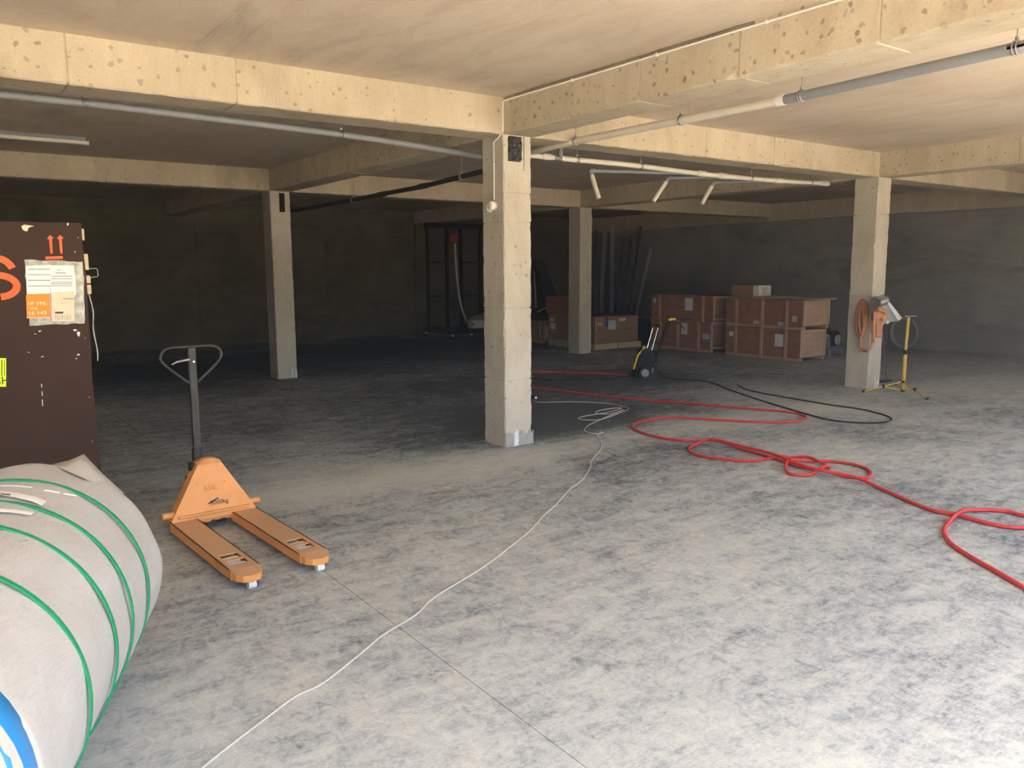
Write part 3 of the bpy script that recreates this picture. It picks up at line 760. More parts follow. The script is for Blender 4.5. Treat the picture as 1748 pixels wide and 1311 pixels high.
# handle
hx, hy = -.035, .15
MB().bbox((hx-.03, hy-.02, .36), (hx-.012, hy+.02, .50)).bbox((hx+.012, hy-.02, .36), (hx+.03, hy+.02, .50)).build('handle_fork', 'steel_dark', truck)
MB().bbox((hx-.024, hy-.016, .44), (hx+.024, hy+.016, 1.150), .004).build('handle_bar', 'steel_dark', truck)
lo = [(0.024, .925), (.08, .972), (.15, 1.035), (.182, 1.075), (.186, 1.105), (.170, 1.135), (.135, 1.152), (.07, 1.155), (0, 1.155)]
loop = lo + [(-x, z) for x, z in lo[::-1][1:]]
MB().tube(smooth_path([(hx+x, hy, z) for x, z in loop], 4), .0095, 10).build('handle_loop', 'steel_dark', truck)
MB().tube([(hx-.02, hy-.015, 1.077), (hx-.06, hy-.02, 1.072), (hx-.10, hy-.02, 1.066), (hx-.128, hy-.018, 1.052)], lambda t: .010*(1-t*.6), 8).build('release_lever', 'zinc', truck)
MB().cyl((hx+.006, hy-.016, 1.06), (hx+.006, hy-.020, 1.06), .006, 10).build('rivet', 'chrome', truck)
MB().box((.016-.04, -.047, .147), (.016-.038, -.046, .147)) 
def tri_pt(u, w): return Vector((u, -.02+(w-.075)*.16-.0012, w))
nrm = Vector((0, -1, .16)).normalized(); upv = Vector((0, .16, 1)).normalized()
plate = MB().prism([(-.035, .148), (.095, .148), (.095, .192), (-.035, .192)], 0, .0012, lambda u, w, d: tri_pt(u, w)-nrm*(-d+.0002)).build('capacity_plate', 'orange', truck)
mt = Matrix(((1, upv.x, nrm.x, .034), (0, upv.y, nrm.y, tri_pt(0, .168).y-.0022), (0, upv.z, nrm.z, .168), (0, 0, 0, 1)))
lettering('lettering', '3000kg', .040, 'print', plate, mt)
MB().prism([(-.034, .170), (-.01, .184), (.03, .197), (.034, .192), (-.005, .176), (-.03, .163)], 0, .001, lambda u, w, d: tri_pt(u, w)+nrm*(.0032+d)).build('smudge', 'print', plate)
mt2 = Matrix(((1, upv.x, nrm.x, -.01), (0, upv.y, nrm.y, tri_pt(0, .265).y-.0004), (0, upv.z, nrm.z, .265), (0, 0, 0, 1)))
M['ghost'] = solid('faded_stencil', (0.62, 0.24, 0.06), 0.5, 0, .2, 20)
lettering('faded_digits', '656,', .05, 'ghost', truck, mt2)
def chip_strip(x0, x1, z0, y, parent, n=9):
    top = [(x0+(x1-x0)*i/n, z0+random.uniform(.002, .014)) for i in range(n+1)]
    MB().prism([(x0, z0)]+top+[(x1, z0)], 0, .001, lambda u, w, d: (u, y-d, w)).build('chipped_paint', 'steel_dark', parent)
chip_strip(-.10, .10, .0485, -.0085, truck); chip_strip(-.07, .05, .070, -.0085, truck, 6)

# ------------------------------------------------------------------ hoses and cables on the floor
def floor_run(name, pix, r, mat, label, cat, per=6, lift=None, n=8, ends=(None, None)):
    pts = []
    for i, p in enumerate(pix):
        q = on_z(p[0], p[1], r); q.z = r + (p[2] if len(p) > 2 else 0) + .0005
        pts.append(q)
    if ends[0]: pts = [Vector(e) for e in ends[0]] + pts
    if ends[1]: pts = pts + [Vector(e) for e in ends[1]]
    path = smooth_path(pts, per)
    for p in path: p.z = max(p.z, r)
    return tag(MB().tube(path, r, n).build(name, mat), label, cat)
H = .022
red = [(1075, 640), (1040, 638), (990, 636), (930, 634.5), (880, 637), (840, 645), (850, 655), (905, 660.6), (960, 667), (1021, 675), (1080, 681), (1142, 686), (1215, 692), (1288, 698.5), (1351, 704), (1372, 709.5), (1375, 714), (1351, 720), (1288, 720), (1210, 716),
       (1142, 713), (1099, 719), (1079.5, 727), (1094, 738), (1133, 748), (1176, 753), (1220, 756, H), (1268, 767, 0), (1327, 784, 0), (1361, 796.5, 0), (1409, 808.6, H), (1443, 813.5, 0), (1475, 816), (1486, 811), (1477, 799), (1433, 789), (1385, 787.7),
       (1351, 794, 2*H), (1340.5, 801, H), (1348, 808.6), (1380, 811), (1408, 805, 2*H), (1414, 797), (1382, 785.5, H), (1351, 781, 0), (1327, 783, H), (1288, 787), (1239, 784), (1191, 777), (1175.6, 768), (1186, 760), (1212, 757.5, 2*H), (1262, 769, 2*H),
       (1320, 784, 2*H), (1352, 798, 2*H), (1400, 812, 2*H), (1458, 819, H), (1506, 835), (1555, 857), (1594, 871.7), (1637, 880, 0), (1676, 891), (1715, 899), (1748, 901), (1800, 901), (1830, 894), (1800, 886), (1748, 880), (1715, 872.6), (1671, 870.7),
       (1640, 878.5, H), (1617, 895), (1612, 910.5), (1627, 931), (1666, 956), (1705, 978), (1748, 1003), (1850, 1060), (1990, 1150)]
floor_run('air_hose', red, .013, 'red_hose', 'long red rubber hose snaking over the floor to the right', 'hose')
blk = [(1128, 634), (1132, 642), (1144, 647), (1164, 648), (1199, 650), (1221, 655), (1239, 663), (1288, 680), (1336, 694.6), (1385, 709), (1424, 718), (1472, 722), (1506, 721), (1522, 716), (1511, 709), (1472, 699), (1424, 692), (1366, 682.5), (1312, 673), (1275, 665), (1259, 657)]
floor_run('power_cable', blk, .009, 'rubber', 'black cable looping on the floor behind the red hose', 'cable')
floor_run('thin_cable', [(905, 647), (970, 648.5), (1040, 647), (1060, 644), (1070, 643)], .008, 'rubber', 'black cord on the floor from pressure washer toward central column', 'cable')
wht = [(909, 681), (920, 686.5), (973, 686), (1031, 688), (1067, 694.6), (1072, 698.5), (1060, 704), (1026, 716), (992, 716), (992, 711.6), (1036, 704), (1058, 699.5, .01), (1057, 696), (1026, 700), (1017, 705), (1040, 706.7), (1064, 701, .01), (1045, 709, .01), (1009, 723.7), (999.5, 731), (1000, 737), (1021, 740.7), (1030, 738), (1020, 744, .008), (1026, 755),
       (1025, 767), (1009, 786.8), (1007.7, 798), (992, 820.7), (972.8, 835), (948.5, 862), (929, 879), (905, 905.6), (877.8, 928), (822, 970), (742.7, 1019), (710, 1049.5), (654, 1084), (617, 1114.7), (551.6, 1166), (505, 1189), (453.8, 1226.6), (393, 1273), (346.6, 1310.4), (250, 1395), (120, 1520)]
floor_run('extension_cable', wht, .0042, 'cable', 'thin pale cable running from central column to the foreground', 'cable', 5)
pl = thing('cable_socket', 'small black cable socket on the floor behind central column', 'socket', on_z(911, 682))
MB().bbox((-.03, -.04, 0), (.05, .04, .05), .008).build('socket_body', 'black', pl)
MB().cyl((.0, -.041, .03), (.0, -.05, .03), .018, 12).build('socket_face', 'white', pl)

# ------------------------------------------------------------------ pipes under the ceiling
def pipe_run(name, label, segs, hangers=(), couplers=(), cat='pipe', ztop=ZS):
    base = segs[0][0][0]
    t = thing(name, label, cat, (0, 0, 0))
    for pts, r, mat in segs:
        MB().tube(smooth_path(pts, 5) if len(pts) > 2 else pts, r, 14).build('pipe', mat, t)
    for p, r in hangers:
        p = Vector(p); h = empty('hanger', (0, 0, 0)); bpy.data.objects.remove(h)
        n = 14; ring = [(p.x, p.y, p.z)]
        d = pipe_dir(segs, p); a = Vector((0, 0, 1)); c = d.cross(a).normalized()
        mb = MB()
        for off in (-.010, .010):
            mb.tube([p+d*off+a*((r+.004)*math.cos(2*PI*i/n))+c*((r+.004)*math.sin(2*PI*i/n)) for i in range(n)], .005, 6, True)
        mb.bbox((-.012, -.007, -.006), (.012, .007, .012), .002, Matrix.Translation(p+a*(r+.014)))
        mb.cyl(p+a*(r+.01), (p.x, p.y, ztop+.01), .0035, 6)
        mb.build('hanger', 'zinc', t)
    for p, q, r, mat in couplers: MB().cyl(p, q, r, 14).build('coupling', mat, t)
    return t
def pipe_dir(segs, p):
    best = None
    for pts, r, m in segs:
        for i in range(len(pts)-1):
            a_, b_ = Vector(pts[i]), Vector(pts[i+1]); c = (a_+b_)/2
            k = (c-p).length
            if best is None or k < best[0]: best = (k, (b_-a_).normalized())
    return best[1]
P1 = [(-3.0, 6.62, 2.83), (0.506, 6.62, 2.818), (1.018, 6.62, 2.818), (2.0, 6.62, 2.80), (2.975, 6.62, 2.777), (3.7, 6.62, 2.745), (4.40, 6.62, 2.700)]
pipe_run('drain_pipe', 'grey pipe hung along the left beam, ending behind central column', [(P1, .027, 'pvc_grey')], [((1.018, 6.62, 2.818), .027), ((2.975, 6.62, 2.777), .027)],
         [((.70, 6.62, 2.818), (.74, 6.62, 2.818), .031, 'pvc_grey')])
def px5(px, py): return on_x(px, py, 4.98)
P3 = [px5(908, 259), px5(983, 241), px5(1163, 205.5), px5(1330, 172)]
P3b = [px5(1330, 172), px5(1368, 164), px5(1735, 82), px5(1748, 79)]; P3b.append(P3b[-1]+(P3b[-1]-P3b[0])*0.9)
hg = [px5(983, 241), px5(1163, 205.5), px5(1368, 164), px5(1735, 82)]
pipe_run('overhead_pipe', 'white and grey pipe rising from central column to the upper right', [(P3, .032, 'pvc'), (P3b, .034, 'pvc_grey')], [(h, .033) for h in hg],
         [(px5(1328, 172.4), px5(1340, 169.8), .038, 'white')])
def py6(px, py): return on_y(px, py, 6.62)
P4a, P4b, P4c, P4d = py6(903, 265), py6(945, 269), py6(962, 271.5), py6(1413, 313.5)
main = [P4a, P4b]
mp = [py6(962, 271), py6(1080, 282), py6(1187, 295.5), py6(1240, 301), py6(1320, 308), P4d]
br = []
cps = [(py6(925, 266.5), py6(939, 268), .034, 'pvc'), (py6(1190, 295.5), py6(1203, 297), .036, 'pvc'), (py6(1226, 299.5), py6(1240, 301), .036, 'pvc'), (py6(1322, 308), py6(1336, 309), .036, 'pvc'), (py6(1400, 312.5), py6(1413, 313.7), .036, 'pvc')]
t4 = pipe_run('manifold_pipe', 'white pipe under the middle beam with three drop branches', [(main, .026, 'pvc'), ([P4b, P4c], .022, 'pvc_grey'), (mp, .028, 'pvc')],
              [(py6(985, 273.5), .028), (py6(1094, 283.5), .028), (py6(1282, 304.5), .028), (py6(1384, 311), .028)], cps)
MB().cyl(py6(957, 268), py6(957, 268)+Vector((0, 0, .12)), .026, 12).build('riser_stub', 'pvc_grey', t4)
MB().cyl(py6(958, 270), py6(962, 270.5), .027, 12).build('white_collar', 'white', t4)
# branches: away from the main into the hall, then a slanting drop
for (mx_, my_), (ex, ey), (bx, by), dz in (((1187, 296), (1008, 291.5), (1022, 339), 0), ((1240, 301.5), (1141, 304), (1115, 344), 0), ((1322, 308.5), (1218, 312), (1198, 348), 0)):
    m0 = py6(mx_, my_)
    # run at constant height along +y
    d = ray(ex, ey); t_ = (m0.z-CAM_H)/d.z; e = CAMP+d*t_
    br = MB().tube([m0, e], .022, 12).build('branch', 'pvc_grey' if ex != 1008 else 'pvc_grey', t4)
    e2 = e+(m0-e).normalized()*.03
    dd = ray(bx, by); tt = e.length/ dd.length if False else ((e-CAMP).dot(FWD)); b_ = CAMP+dd*(tt/dd.dot(FWD))
    st_ = e+(b_-e)*.16
    MB().tube(smooth_path([e+(m0-e).normalized()*.05, e, st_], 4), .027, 12).build('elbow', 'pvc_grey', br)
    MB().cyl(st_, b_, .027, 14).build('drop_leg', 'pvc', br)
def px52(px, py): return on_x(px, py, 5.2)
pipe_run('dark_pipe', 'dark pipe hung beyond the left beam, behind central column', [([px52(500, 360.5), px52(575, 346.5), px52(652, 331.5), px52(722, 318), px52(788, 301.6), px52(840, 289)], .030, 'pvc_dark')],
         [(px52(602, 341), .03), (px52(788, 301.6), .03)], [(px52(646, 332.7), px52(660, 330), .036, 'pvc_dark'), (px52(716, 319), px52(728, 316.4), .036, 'pvc_dark')])
# pale batten under the slab at left
bt = thing('ceiling_batten', 'pale straight batten tube under the ceiling at far left', 'tube light', (0, 0, 0))
a_, b_ = on_z(150, 243, 3.06), on_z(0, 231, 3.06); c_ = a_+(b_-a_)*1.6
dirv = (a_-c_).normalized(); L = (a_-c_).length
ang = math.atan2(dirv.y, dirv.x)
mt = Matrix.Translation(c_) @ Matrix.Rotation(ang, 4, 'Z')
MB().bbox((0, -.03, -.03), (L, .03, .012), .008, mt).build('diffuser', 'pvc', bt)
MB().bbox((.02, -.02, .012), (L-.02, .02, .051), .004, mt).build('base_tray', 'pvc_grey', bt)
for u in (0, L): MB().bbox((u-.006, -.032, -.032), (u+.006, .032, .014), .004, mt).build('end_cap', 'white', bt)

# cable and light switch on the central column
sw = thing('light_switch', 'white round light switch with cable on central column', 'switch', (0, 0, 0))
xf = 4.2
pp = [(xf-.006, 1.2, ZS-.03), (xf-.006, 5.93, ZS-.03), (xf-.008, 5.944, ZS-.05), (xf-.008, 5.944, ZB+.03), (xf-.006, 6.02, ZB-.02), (xf-.008, 6.09, ZB-.05), (xf-.008, 6.09, 2.25)]
MB().tube(pp, .007, 8).build('cable', 'white', sw)
mx_ = Matrix(((0, 0, -1, xf), (0, 1, 0, 6.085), (1, 0, 0, 2.195), (0, 0, 0, 1)))
MB().lathe([(.0, .062), (.034, .060), (.042, .050), (.044, .0), (0, 0)], 24, mx_).build('switch_body', 'white', sw)
mx2 = Matrix(((0, 0, -1, xf), (0, 1, 0, 6.150), (1, 0, 0, 2.180), (0, 0, 0, 1)))
MB().lathe([(.0, .045), (.030, .043), (.038, .034), (.040, .0), (0, 0)], 24, mx2).build('junction_box', 'white', sw)
for z in (2.55, ): MB().bbox((xf-.014, 6.078, z), (xf, 6.102, z+.012), .002).build('cable_clip', 'white', sw)
for y in (5.0, 4.1, 3.2): MB().bbox((xf-.013, y, ZS-.042), (xf, y+.02, ZS-.018), .002).build('cable_clip', 'white', sw)

# ------------------------------------------------------------------ crates, cartons and the far things
def wooden_crate(name, label, loc, size, posts, mat, end_mat, group=None, papers=(), runner=True, end_dark=None):
    "long side faces -x (local x into the crate), y along; end face at -y"
    dx, L, h = size
    t = thing(name, label, 'crate', loc, 0, group)
    z0 = .05 if runner else 0
    MB().bbox((.022, 0, z0), (dx, L, h), .003).build('body', mat, t)
    MB().bbox((.05, -.012, z0+.02), (dx-.01, .002, h-.01), .003).build('end_panel', end_mat, t)
    for (x0, x1, a_, b_) in ((.035, .075, z0+.02, h-.01), (dx-.05, dx-.01, z0+.02, h-.01)):
        MB().bbox((x0, -.024, a_), (x1, -.010, b_), .003).build('end_batten', 'ply_edge', t)
    for (a_, b_) in ((z0+.02, z0+.06), (h-.05, h-.01)):
        MB().bbox((.075, -.022, a_), (dx-.05, -.010, b_), .003).build('end_batten', 'ply_edge', t)
    for p in posts:
        MB().bbox((-.002, p, 0), (.024, p+.055, h+.004), .003).build('post', 'batten', t)
    MB().bbox((.004, .02, h-.05), (.023, L, h), .003).build('top_rail', mat, t)
    if runner:
        for x in (.03, dx-.10): MB().bbox((x, -.02, 0), (x+.08, L, z0), .003).build('runner', 'batten', t)
        MB().bbox((.0, -.005, 0), (.03, posts[0]+.03, .045), .003).build('base_rail', 'crate_end', t)
    for (y0, y1, za, zb, m) in papers: MB().box((.0215-.003, y0, za), (.0225, y1, zb)).build('delivery_note', m, t)
    return t
gL, gR = 'stacked shipping crates by the right wall', 'stacked shipping crates by the right wall'
wooden_crate('wooden_crate', 'lower reddish crate of the right stack, on the floor', (12.30, 8.50, 0), (.80, 1.62, .555), (.24, .76, 1.34), 'crate', 'crate_end', gR,
             [(.32, .50, .24, .46, 'paper'), (1.43, 1.53, .36, .45, 'paper')])
wooden_crate('wooden_crate', 'upper reddish crate of the right stack, under pale boards', (12.30, 8.46, .560), (.82, 1.66, .515), (.28, .80, 1.38), 'crate', 'crate_end', gR,
             [(.10, .20, .14, .24, 'tag_pale'), (.36, .50, .06, .12, 'tag_pale'), (.88, 1.02, .06, .12, 'tag_beige')])
wooden_crate('wooden_crate', 'lower reddish crate of the left stack, behind the pressure washer', (12.30, 10.50, 0), (.80, 1.60, .60), (.26, .80, 1.30), 'crate', 'crate2', gL,
             [(.58, .74, .32, .56, 'paper'), (.02, .18, .26, .36, 'tag_pale')])
wooden_crate('wooden_crate', 'upper reddish crate of the left stack, with white note', (12.30, 10.46, .605), (.80, 1.62, .50), (.20, 1.36), 'crate', 'crate2', gL,
             [(.50, .70, .20, .46, 'paper'), (1.50, 1.57, .33, .42, 'tag_beige')], False)
MB().prism([(0, 0), (.45, 0), (.45, .02), (0, .02)], 0, .001, lambda u, w, d: (12.2975-d, 9.40+u*.55, .86+w)).build('stencil_text', 'print', bpy.data.objects['wooden_crate.001'])
for k, (y0, y1, z, x0, x1) in enumerate(((8.22, 10.0, 1.085, 12.33, 12.9), (8.10, 9.5, 1.099, 12.30, 12.80), (8.9, 9.98, 1.113, 12.36, 12.85))):
    tag(MB().bbox((x0, y0, z), (x1, y1, z+.013), .002).build('loose_board', 'ply_edge'), ['lowest pale board lying on the right crate stack', 'middle pale board on the right crate stack, sticking out farthest', 'top pale board on the right crate stack, under small carton'][k], 'board', 'loose boards on the crates')
cb = thing('small_carton', 'small brown carton with white end on the right crate stack', 'box', (12.46, 9.50, 1.127), 0)
MB().bbox((0, .0, 0), (.36, .62, .185), .004).build('carton_body', 'card', cb)
MB().bbox((-.003, -.004, .0), (.363, .12, .19), .003).build('carton_flap', 'paper', cb)
MB().box((.1, -.006, .02), (.26, -.004, .165)).build('carton_end', 'cap_white', cb)

# cardboard carton on its pallet next to the far column
ct = thing('cardboard_carton', 'wide cardboard carton on a pine pallet beside far column', 'box', (10.90, 12.27, 0), math.radians(2))
for x0, x1 in ((0, .66), (.69, 1.36)):
    MB().bbox((x0, 0, .0), (x1, .10, .115), .003).build('pallet_board', 'pine', ct); MB().bbox((x0, .5, .0), (x1, .62, .115), .003).build('pallet_board', 'pine', ct)
MB().bbox((.01, .01, .115), (1.27, .72, .67), .006).build('carton_body', 'card', ct)
def ctp(x0, x1, z0, z1, m, nm='sticker'): MB().box((x0, .007, z0), (x1, .0105, z1)).build(nm, m, ct)
ctp(.10, .13, .50, .55, 'paper'); ctp(.17, .20, .50, .55, 'paper'); ctp(.30, .375, .47, .665, 'tag_blue', 'blue_tape'); ctp(.39, .60, .40, .585, 'tag_pale'); ctp(.70, .88, .565, .62, 'paper')
ctp(.725, .852, .58, .60, 'grey_print', 'printed_line')
for k in range(6): ctp(.84+k*.042, .87+k*.042, .375+.003*k, .40+.003*k, 'print', 'faded_print')
for k in range(9): ctp(.028, .046, .16+k*.055, .182+k*.055, 'paper', 'staple')
fr_ = thing('flat_metal_frame', 'thin metal frame lying on top of the wide carton', 'frame', (10.98, 12.30, .67), math.radians(3))
for a_, b_ in (((.05, .02, .01), (1.1, .06, .012)), ((1.1, .06, .012), (1.05, .6, .012)), ((1.05, .6, .012), (.1, .55, .01)), ((.1, .55, .01), (.05, .02, .01))): MB().cyl(a_, b_, .009, 8).build('frame_bar', 'zinc', fr_)
MB().cyl((1.08, .10, .013), (1.14, .12, .24), .008, 8).build('upright_bar', 'zinc', fr_)
MB().bbox((.12, .08, .0), (.95, .50, .03), .004).build('dark_sheet', 'black', fr_)

# black box between the carton and the crates
bb = thing('black_box', 'black plastic box on the floor between carton and crates', 'box', (12.62, 12.45, 0), 0)
MB().bbox((0, 0, 0), (.40, .5, .50), .01).build('box_body', 'black', bb); MB().bbox((-.01, -.01, .50), (.41, .51, .54), .008).build('box_lid', 'rubber', bb)
MB().cyl((.0, .05, .62), (.35, .02, .55), .014, 8).build('box_handle', 'zinc', bb)

# left of the far column: stacked box, red box, small crate, bag, folded umbrella
sc_ = wooden_crate('small_crate', 'small wooden crate under the black bag', (11.05, 14.20, 0), (.46, .62, .51), (.05,), 'crate2', 'crate2', None, (), True)
MB().box((.08, -.015, .12), (.20, -.011, .40)).build('delivery_note', 'paper', sc_)
bx = thing('brown_box', 'brown plywood box on a small pallet beside far column', 'box', (10.86, 13.07, 0), 0)
for y in (.02, .30, .56): MB().bbox((.0, y, 0), (.55, y+.11, .11), .003).build('pallet_block', 'pine', bx)
MB().bbox((0, 0, .11), (.58, .70, .135), .003).build('pallet_deck', 'pine', bx)
MB().bbox((.01, .01, .135), (.56, .69, .695), .004).build('box_body', 'crate2', bx)
MB().box((.006, .48, .52), (.0105, .62, .59)).build('sticker', 'paper', bx); MB().box((.006, .43, .36), (.0105, .60, .49)).build('sticker', 'paper', bx)
rb = thing('red_brown_carton', 'dark red-brown carton on top of the brown box', 'box', (10.85, 13.06, .695), 0)
MB().bbox((0, 0, .0), (.56, .74, .365), .004).build('carton_body', 'crate', rb); MB().box((-.002, .36, 0), (.0, .38, .365)).build('tape', 'card', rb)
bg_ = thing('black_bag', 'slumped black bag with yellowish trim on the small crate', 'bag', (11.0, 14.2, .515), 0)
def blob_mesh(rx, ry, rz, seed, n=20, m=12):
    rnd = random.Random(seed); vs = []
    for j in range(m+1):
        t = PI*.5*j/m
        for i in range(n):
            p = 2*PI*i/n; k = 1+.10*math.sin(3*p+seed)+.06*rnd.uniform(-1, 1)
            vs.append((rx*math.cos(p)*math.cos(t)**.7*k, ry*math.sin(p)*math.cos(t)**.7*k, rz*math.sin(t)**.9*(1+.05*rnd.uniform(-1, 1))))
    return MB().add(vs, [(j*n+i, j*n+(i+1) % n, (j+1)*n+(i+1) % n, (j+1)*n+i) for j in range(m) for i in range(n)]+[tuple(range(n))[::-1]], True)
o = blob_mesh(.42, .34, .25, 2).build('bag_body', 'black', bg_); o.location = (.28, .3, 0)
MB().tube(smooth_path([(-.06, .05, .18), (.08, .0, .25), (.25, .02, .27), (.33, .1, .26)], 5), .014, 8).build('trim', 'tag_beige', bg_)
um = thing('folded_canopy', 'folded black canopy leaning on the back wall', 'canopy', (13.75, 17.65, 0), 0)
MB().tube([(0.35, -.15, .02), (.30, -.1, .6), (.18, .05, 1.2), (.08, .18, 1.70), (.02, .25, 1.88)], lambda t: .20*(1-.55*t)+.02, 12).build('folded_cloth', 'dark_blue', um)
MB().cyl((.42, -.1, .5), (.14, .2, 1.72), .018, 8).build('stay', 'black', um); MB().cyl((-.12, .1, 0), (-.06, .3, 1.6), .03, 8).build('stand_pole', 'zinc', um)
wb = thing('pale_board', 'pale board leaning on the back wall behind central column', 'board', (13.05, 17.9, 0), 0)
MB().add([(0, .0, .0), (.30, .0, .0), (.30, .03, .0), (0, .03, .0), (.02, .35, 1.9), (.10, .35, 1.9), (.10, .38, 1.9), (.02, .38, 1.9)], [(0,3,2,1),(4,5,6,7),(0,1,5,4),(1,2,6,5),(2,3,7,6),(3,0,4,7)]).build('board_sheet', 'cap_white', wb)
MB().bbox((.0, -.01, .0), (.32, .03, .04), .003).build('foot_rail', 'ply_edge', wb)

# ladder-like lifting gantry on castors
ga = thing('lifting_gantry', 'black mobile lifting gantry with ladder sides at the back wall', 'gantry', (9.9, 16.2, 0), 0)
gy = 1.12
xs_ = [on_y(p, 470, 16.2+gy).x-9.9 for p in (730.5, 763, 787, 819.5)]
zt = on_y(775, 386, 16.2+gy).z; zr = (on_y(745, 448, 17.32).z, on_y(745, 505.5, 17.32).z)
for x in xs_: MB().bbox((x-.035, gy-.035, .22), (x+.035, gy+.035, zt), .005).build('post', 'black', ga)
for a_, b_ in ((0, 1), (2, 3)):
    for z in zr: MB().bbox((xs_[a_], gy-.015, z-.018), (xs_[b_], gy+.015, z+.018), .003).build('rung', 'black', ga)
MB().bbox((xs_[0]-.06, gy-.05, zt-.06), (xs_[3]+.12, gy+.05, zt+.06), .006).build('top_beam', 'black', ga)
for y in (.02, gy): MB().bbox((-.05, y-.05, .13), (1.75, y+.05, .22), .005).build('base_rail', 'black', ga)
for x in (-.05, .55, 1.65): MB().bbox((x, .02, .13), (x+.1, gy, .22), .005).build('base_rail', 'black', ga)
MB().bbox((.0, .05, .215), (1.7, gy-.06, .235), .003).build('deck_plate', 'rubber', ga)
for x, y in ((.0, 1.18), (.03, .0), (1.28, .42), (1.7, .0), (.62, .10)):
    k = MB().cyl((x, y-.015, .05), (x, y+.015, .05), .05, 16).build('castor', 'rubber', ga)
    MB().bbox((x-.03, y-.025, .085), (x+.03, y+.025, .135), .003).cyl((x, y-.026, .09), (x, y-.03, .09), .018, 10).build('castor_bracket', 'shiny_white', k)
ho = MB().lathe([(.0, -.09), (.10, -.09), (.125, -.06), (.125, .06), (.10, .09), (.0, .09)], 20, Matrix(((1,0,0,(xs_[1]+xs_[2])/2-.05),(0,0,1,gy-.07),(0,1,0,zt-.30),(0,0,0,1)))).build('chain_hoist', 'red', ga)
cxh = (xs_[1]+xs_[2])/2
MB().cyl((cxh-.05, gy-.07, zt-.2), (cxh-.05, gy-.07, zt-.05), .015, 8).build('hoist_hook', 'steel_dark', ho)
chain = smooth_path([(cxh-.02, gy-.1, zt-.38), (cxh-.0, gy-.11, 1.7), (cxh+.04, gy-.12, 1.2), (cxh+.12, gy-.14, .7), (cxh+.24, gy-.16, .40), (cxh+.30, gy-.18, .28)], 16)
mb = MB()
for i in range(0, len(chain)-1):
    p, q = chain[i], chain[i+1]; d = (q-p).normalized(); side_ = d.cross(Vector((0, 1, 0)) if i % 2 else Vector((1, 0, 0))).normalized()
    L2 = (q-p).length*.62
    pts_ = [(p+q)/2+d*(L2*math.cos(t))+side_*(.024*math.sin(t)) for t in [2*PI*k/8 for k in range(8)]]
    mb.tube(pts_, .009, 5, True)
co = mb.build('chain', 'shiny_white', ho)
wc = thing('white_case', 'white instrument case on the gantry base', 'case', (10.56, 16.32, .236), math.radians(-5))
MB().bbox((0, 0, 0), (.44, .22, .19), .012).build('case_body', 'cap_white', wc)
for x in (.02, .40): MB().bbox((x-.012, -.012, .075), (x+.025, .0, .135), .004).build('case_latch', 'chrome', wc)
MB().box((.15, -.002, .06), (.26, 0, .14)).build('case_label', 'tag_beige', wc)
tc = thing('tan_sack', 'crumpled tan sack lying behind the white case', 'sack', (11.06, 16.72, .236), 0)
o = blob_mesh(.36, .22, .30, 5).build('sack_body', 'tan', tc); MB().cyl((.0, -.1, .3), (.12, -.16, .37), .03, 8).build('sack_neck', 'tan', tc)

# steel profiles leaning on the side wall
def profile(tp, bp, w, mat, label, ribs, xt=15.94, xb=15.25):
    T = on_x(tp[0], tp[1], xt); Q = on_x(bp[0], bp[1], xb)
    k = T.z/(T.z-Q.z); F = T+(Q-T)*k; F.z = .0
    d = (T-F).normalized(); s = d.cross(Vector((1, 0, 0))).normalized(); nn = s.cross(d)
    if nn.x > 0: nn = -nn
    mb = MB(); L = (T-F).length
    def sec(a_, wdt, dep):
        p = F+d*a_; return [p-s*wdt+nn*dep, p-s*wdt, p+s*wdt, p+s*wdt+nn*dep, p+s*(wdt-.006)+nn*dep, p+s*(wdt-.006)+nn*.006, p-s*(wdt-.006)+nn*.006, p-s*(wdt-.006)+nn*dep]
    n = int(L/.06) if ribs else 1; vs = []
    for i in range(n+1):
        wdt = w*(1+(.12 if (ribs and i % 2) else 0)); vs += sec(L*i/n, wdt, .04)
    fs = [(i*8+j, i*8+(j+1) % 8, (i+1)*8+(j+1) % 8, (i+1)*8+j) for i in range(n) for j in range(8)] + [(0,1,2,3,4,5,6,7), tuple(range(n*8, n*8+8))]
    o = mb.add(vs, fs).build('steel_profile', mat); zmin = min(v.co.z for v in o.data.vertices)
    for v in o.data.vertices: v.co.z -= zmin
    return tag(o, label, 'steel profile', 'steel profiles leaning on the wall')
gp = 'steel profile leaning on the wall behind the carton'
profile((1019, 394), (1012, 545), .025, 'steel_mid', 'leftmost dark steel profile leaning behind far column', False)
profile((1034, 392), (1026, 540), .05, 'galv', 'ribbed grey steel profile second from far column', True)
profile((1040, 398), (1036, 540), .035, 'steel_mid', 'slim dark steel profile between the two ribbed ones', False)
profile((1046, 386), (1044.5, 540), .048, 'galv', 'brightest ribbed steel profile standing almost upright', True)
profile((1066, 410), (1052, 540), .028, 'steel_mid', 'dark leaning steel profile right of the brightest ribbed one', False)
profile((1080, 400), (1062, 540), .03, 'steel_mid', 'dark steel profile leaning in the middle of the bundle', False)
profile((1095, 387), (1075, 540), .035, 'steel_mid', 'tallest dark leaning steel profile with a knob on top', False)
profile((1112, 424), (1086, 540), .03, 'galv', 'rightmost steel profile, a thin grey one leaning most', False)

# ------------------------------------------------------------------ pressure washer
WX = Vector((math.cos(-YAW), math.sin(-YAW), 0))
wa = thing('pressure_washer', 'black pressure washer with yellow trim and raised handle', 'pressure washer', (8.68, 8.66, 0), -YAW)
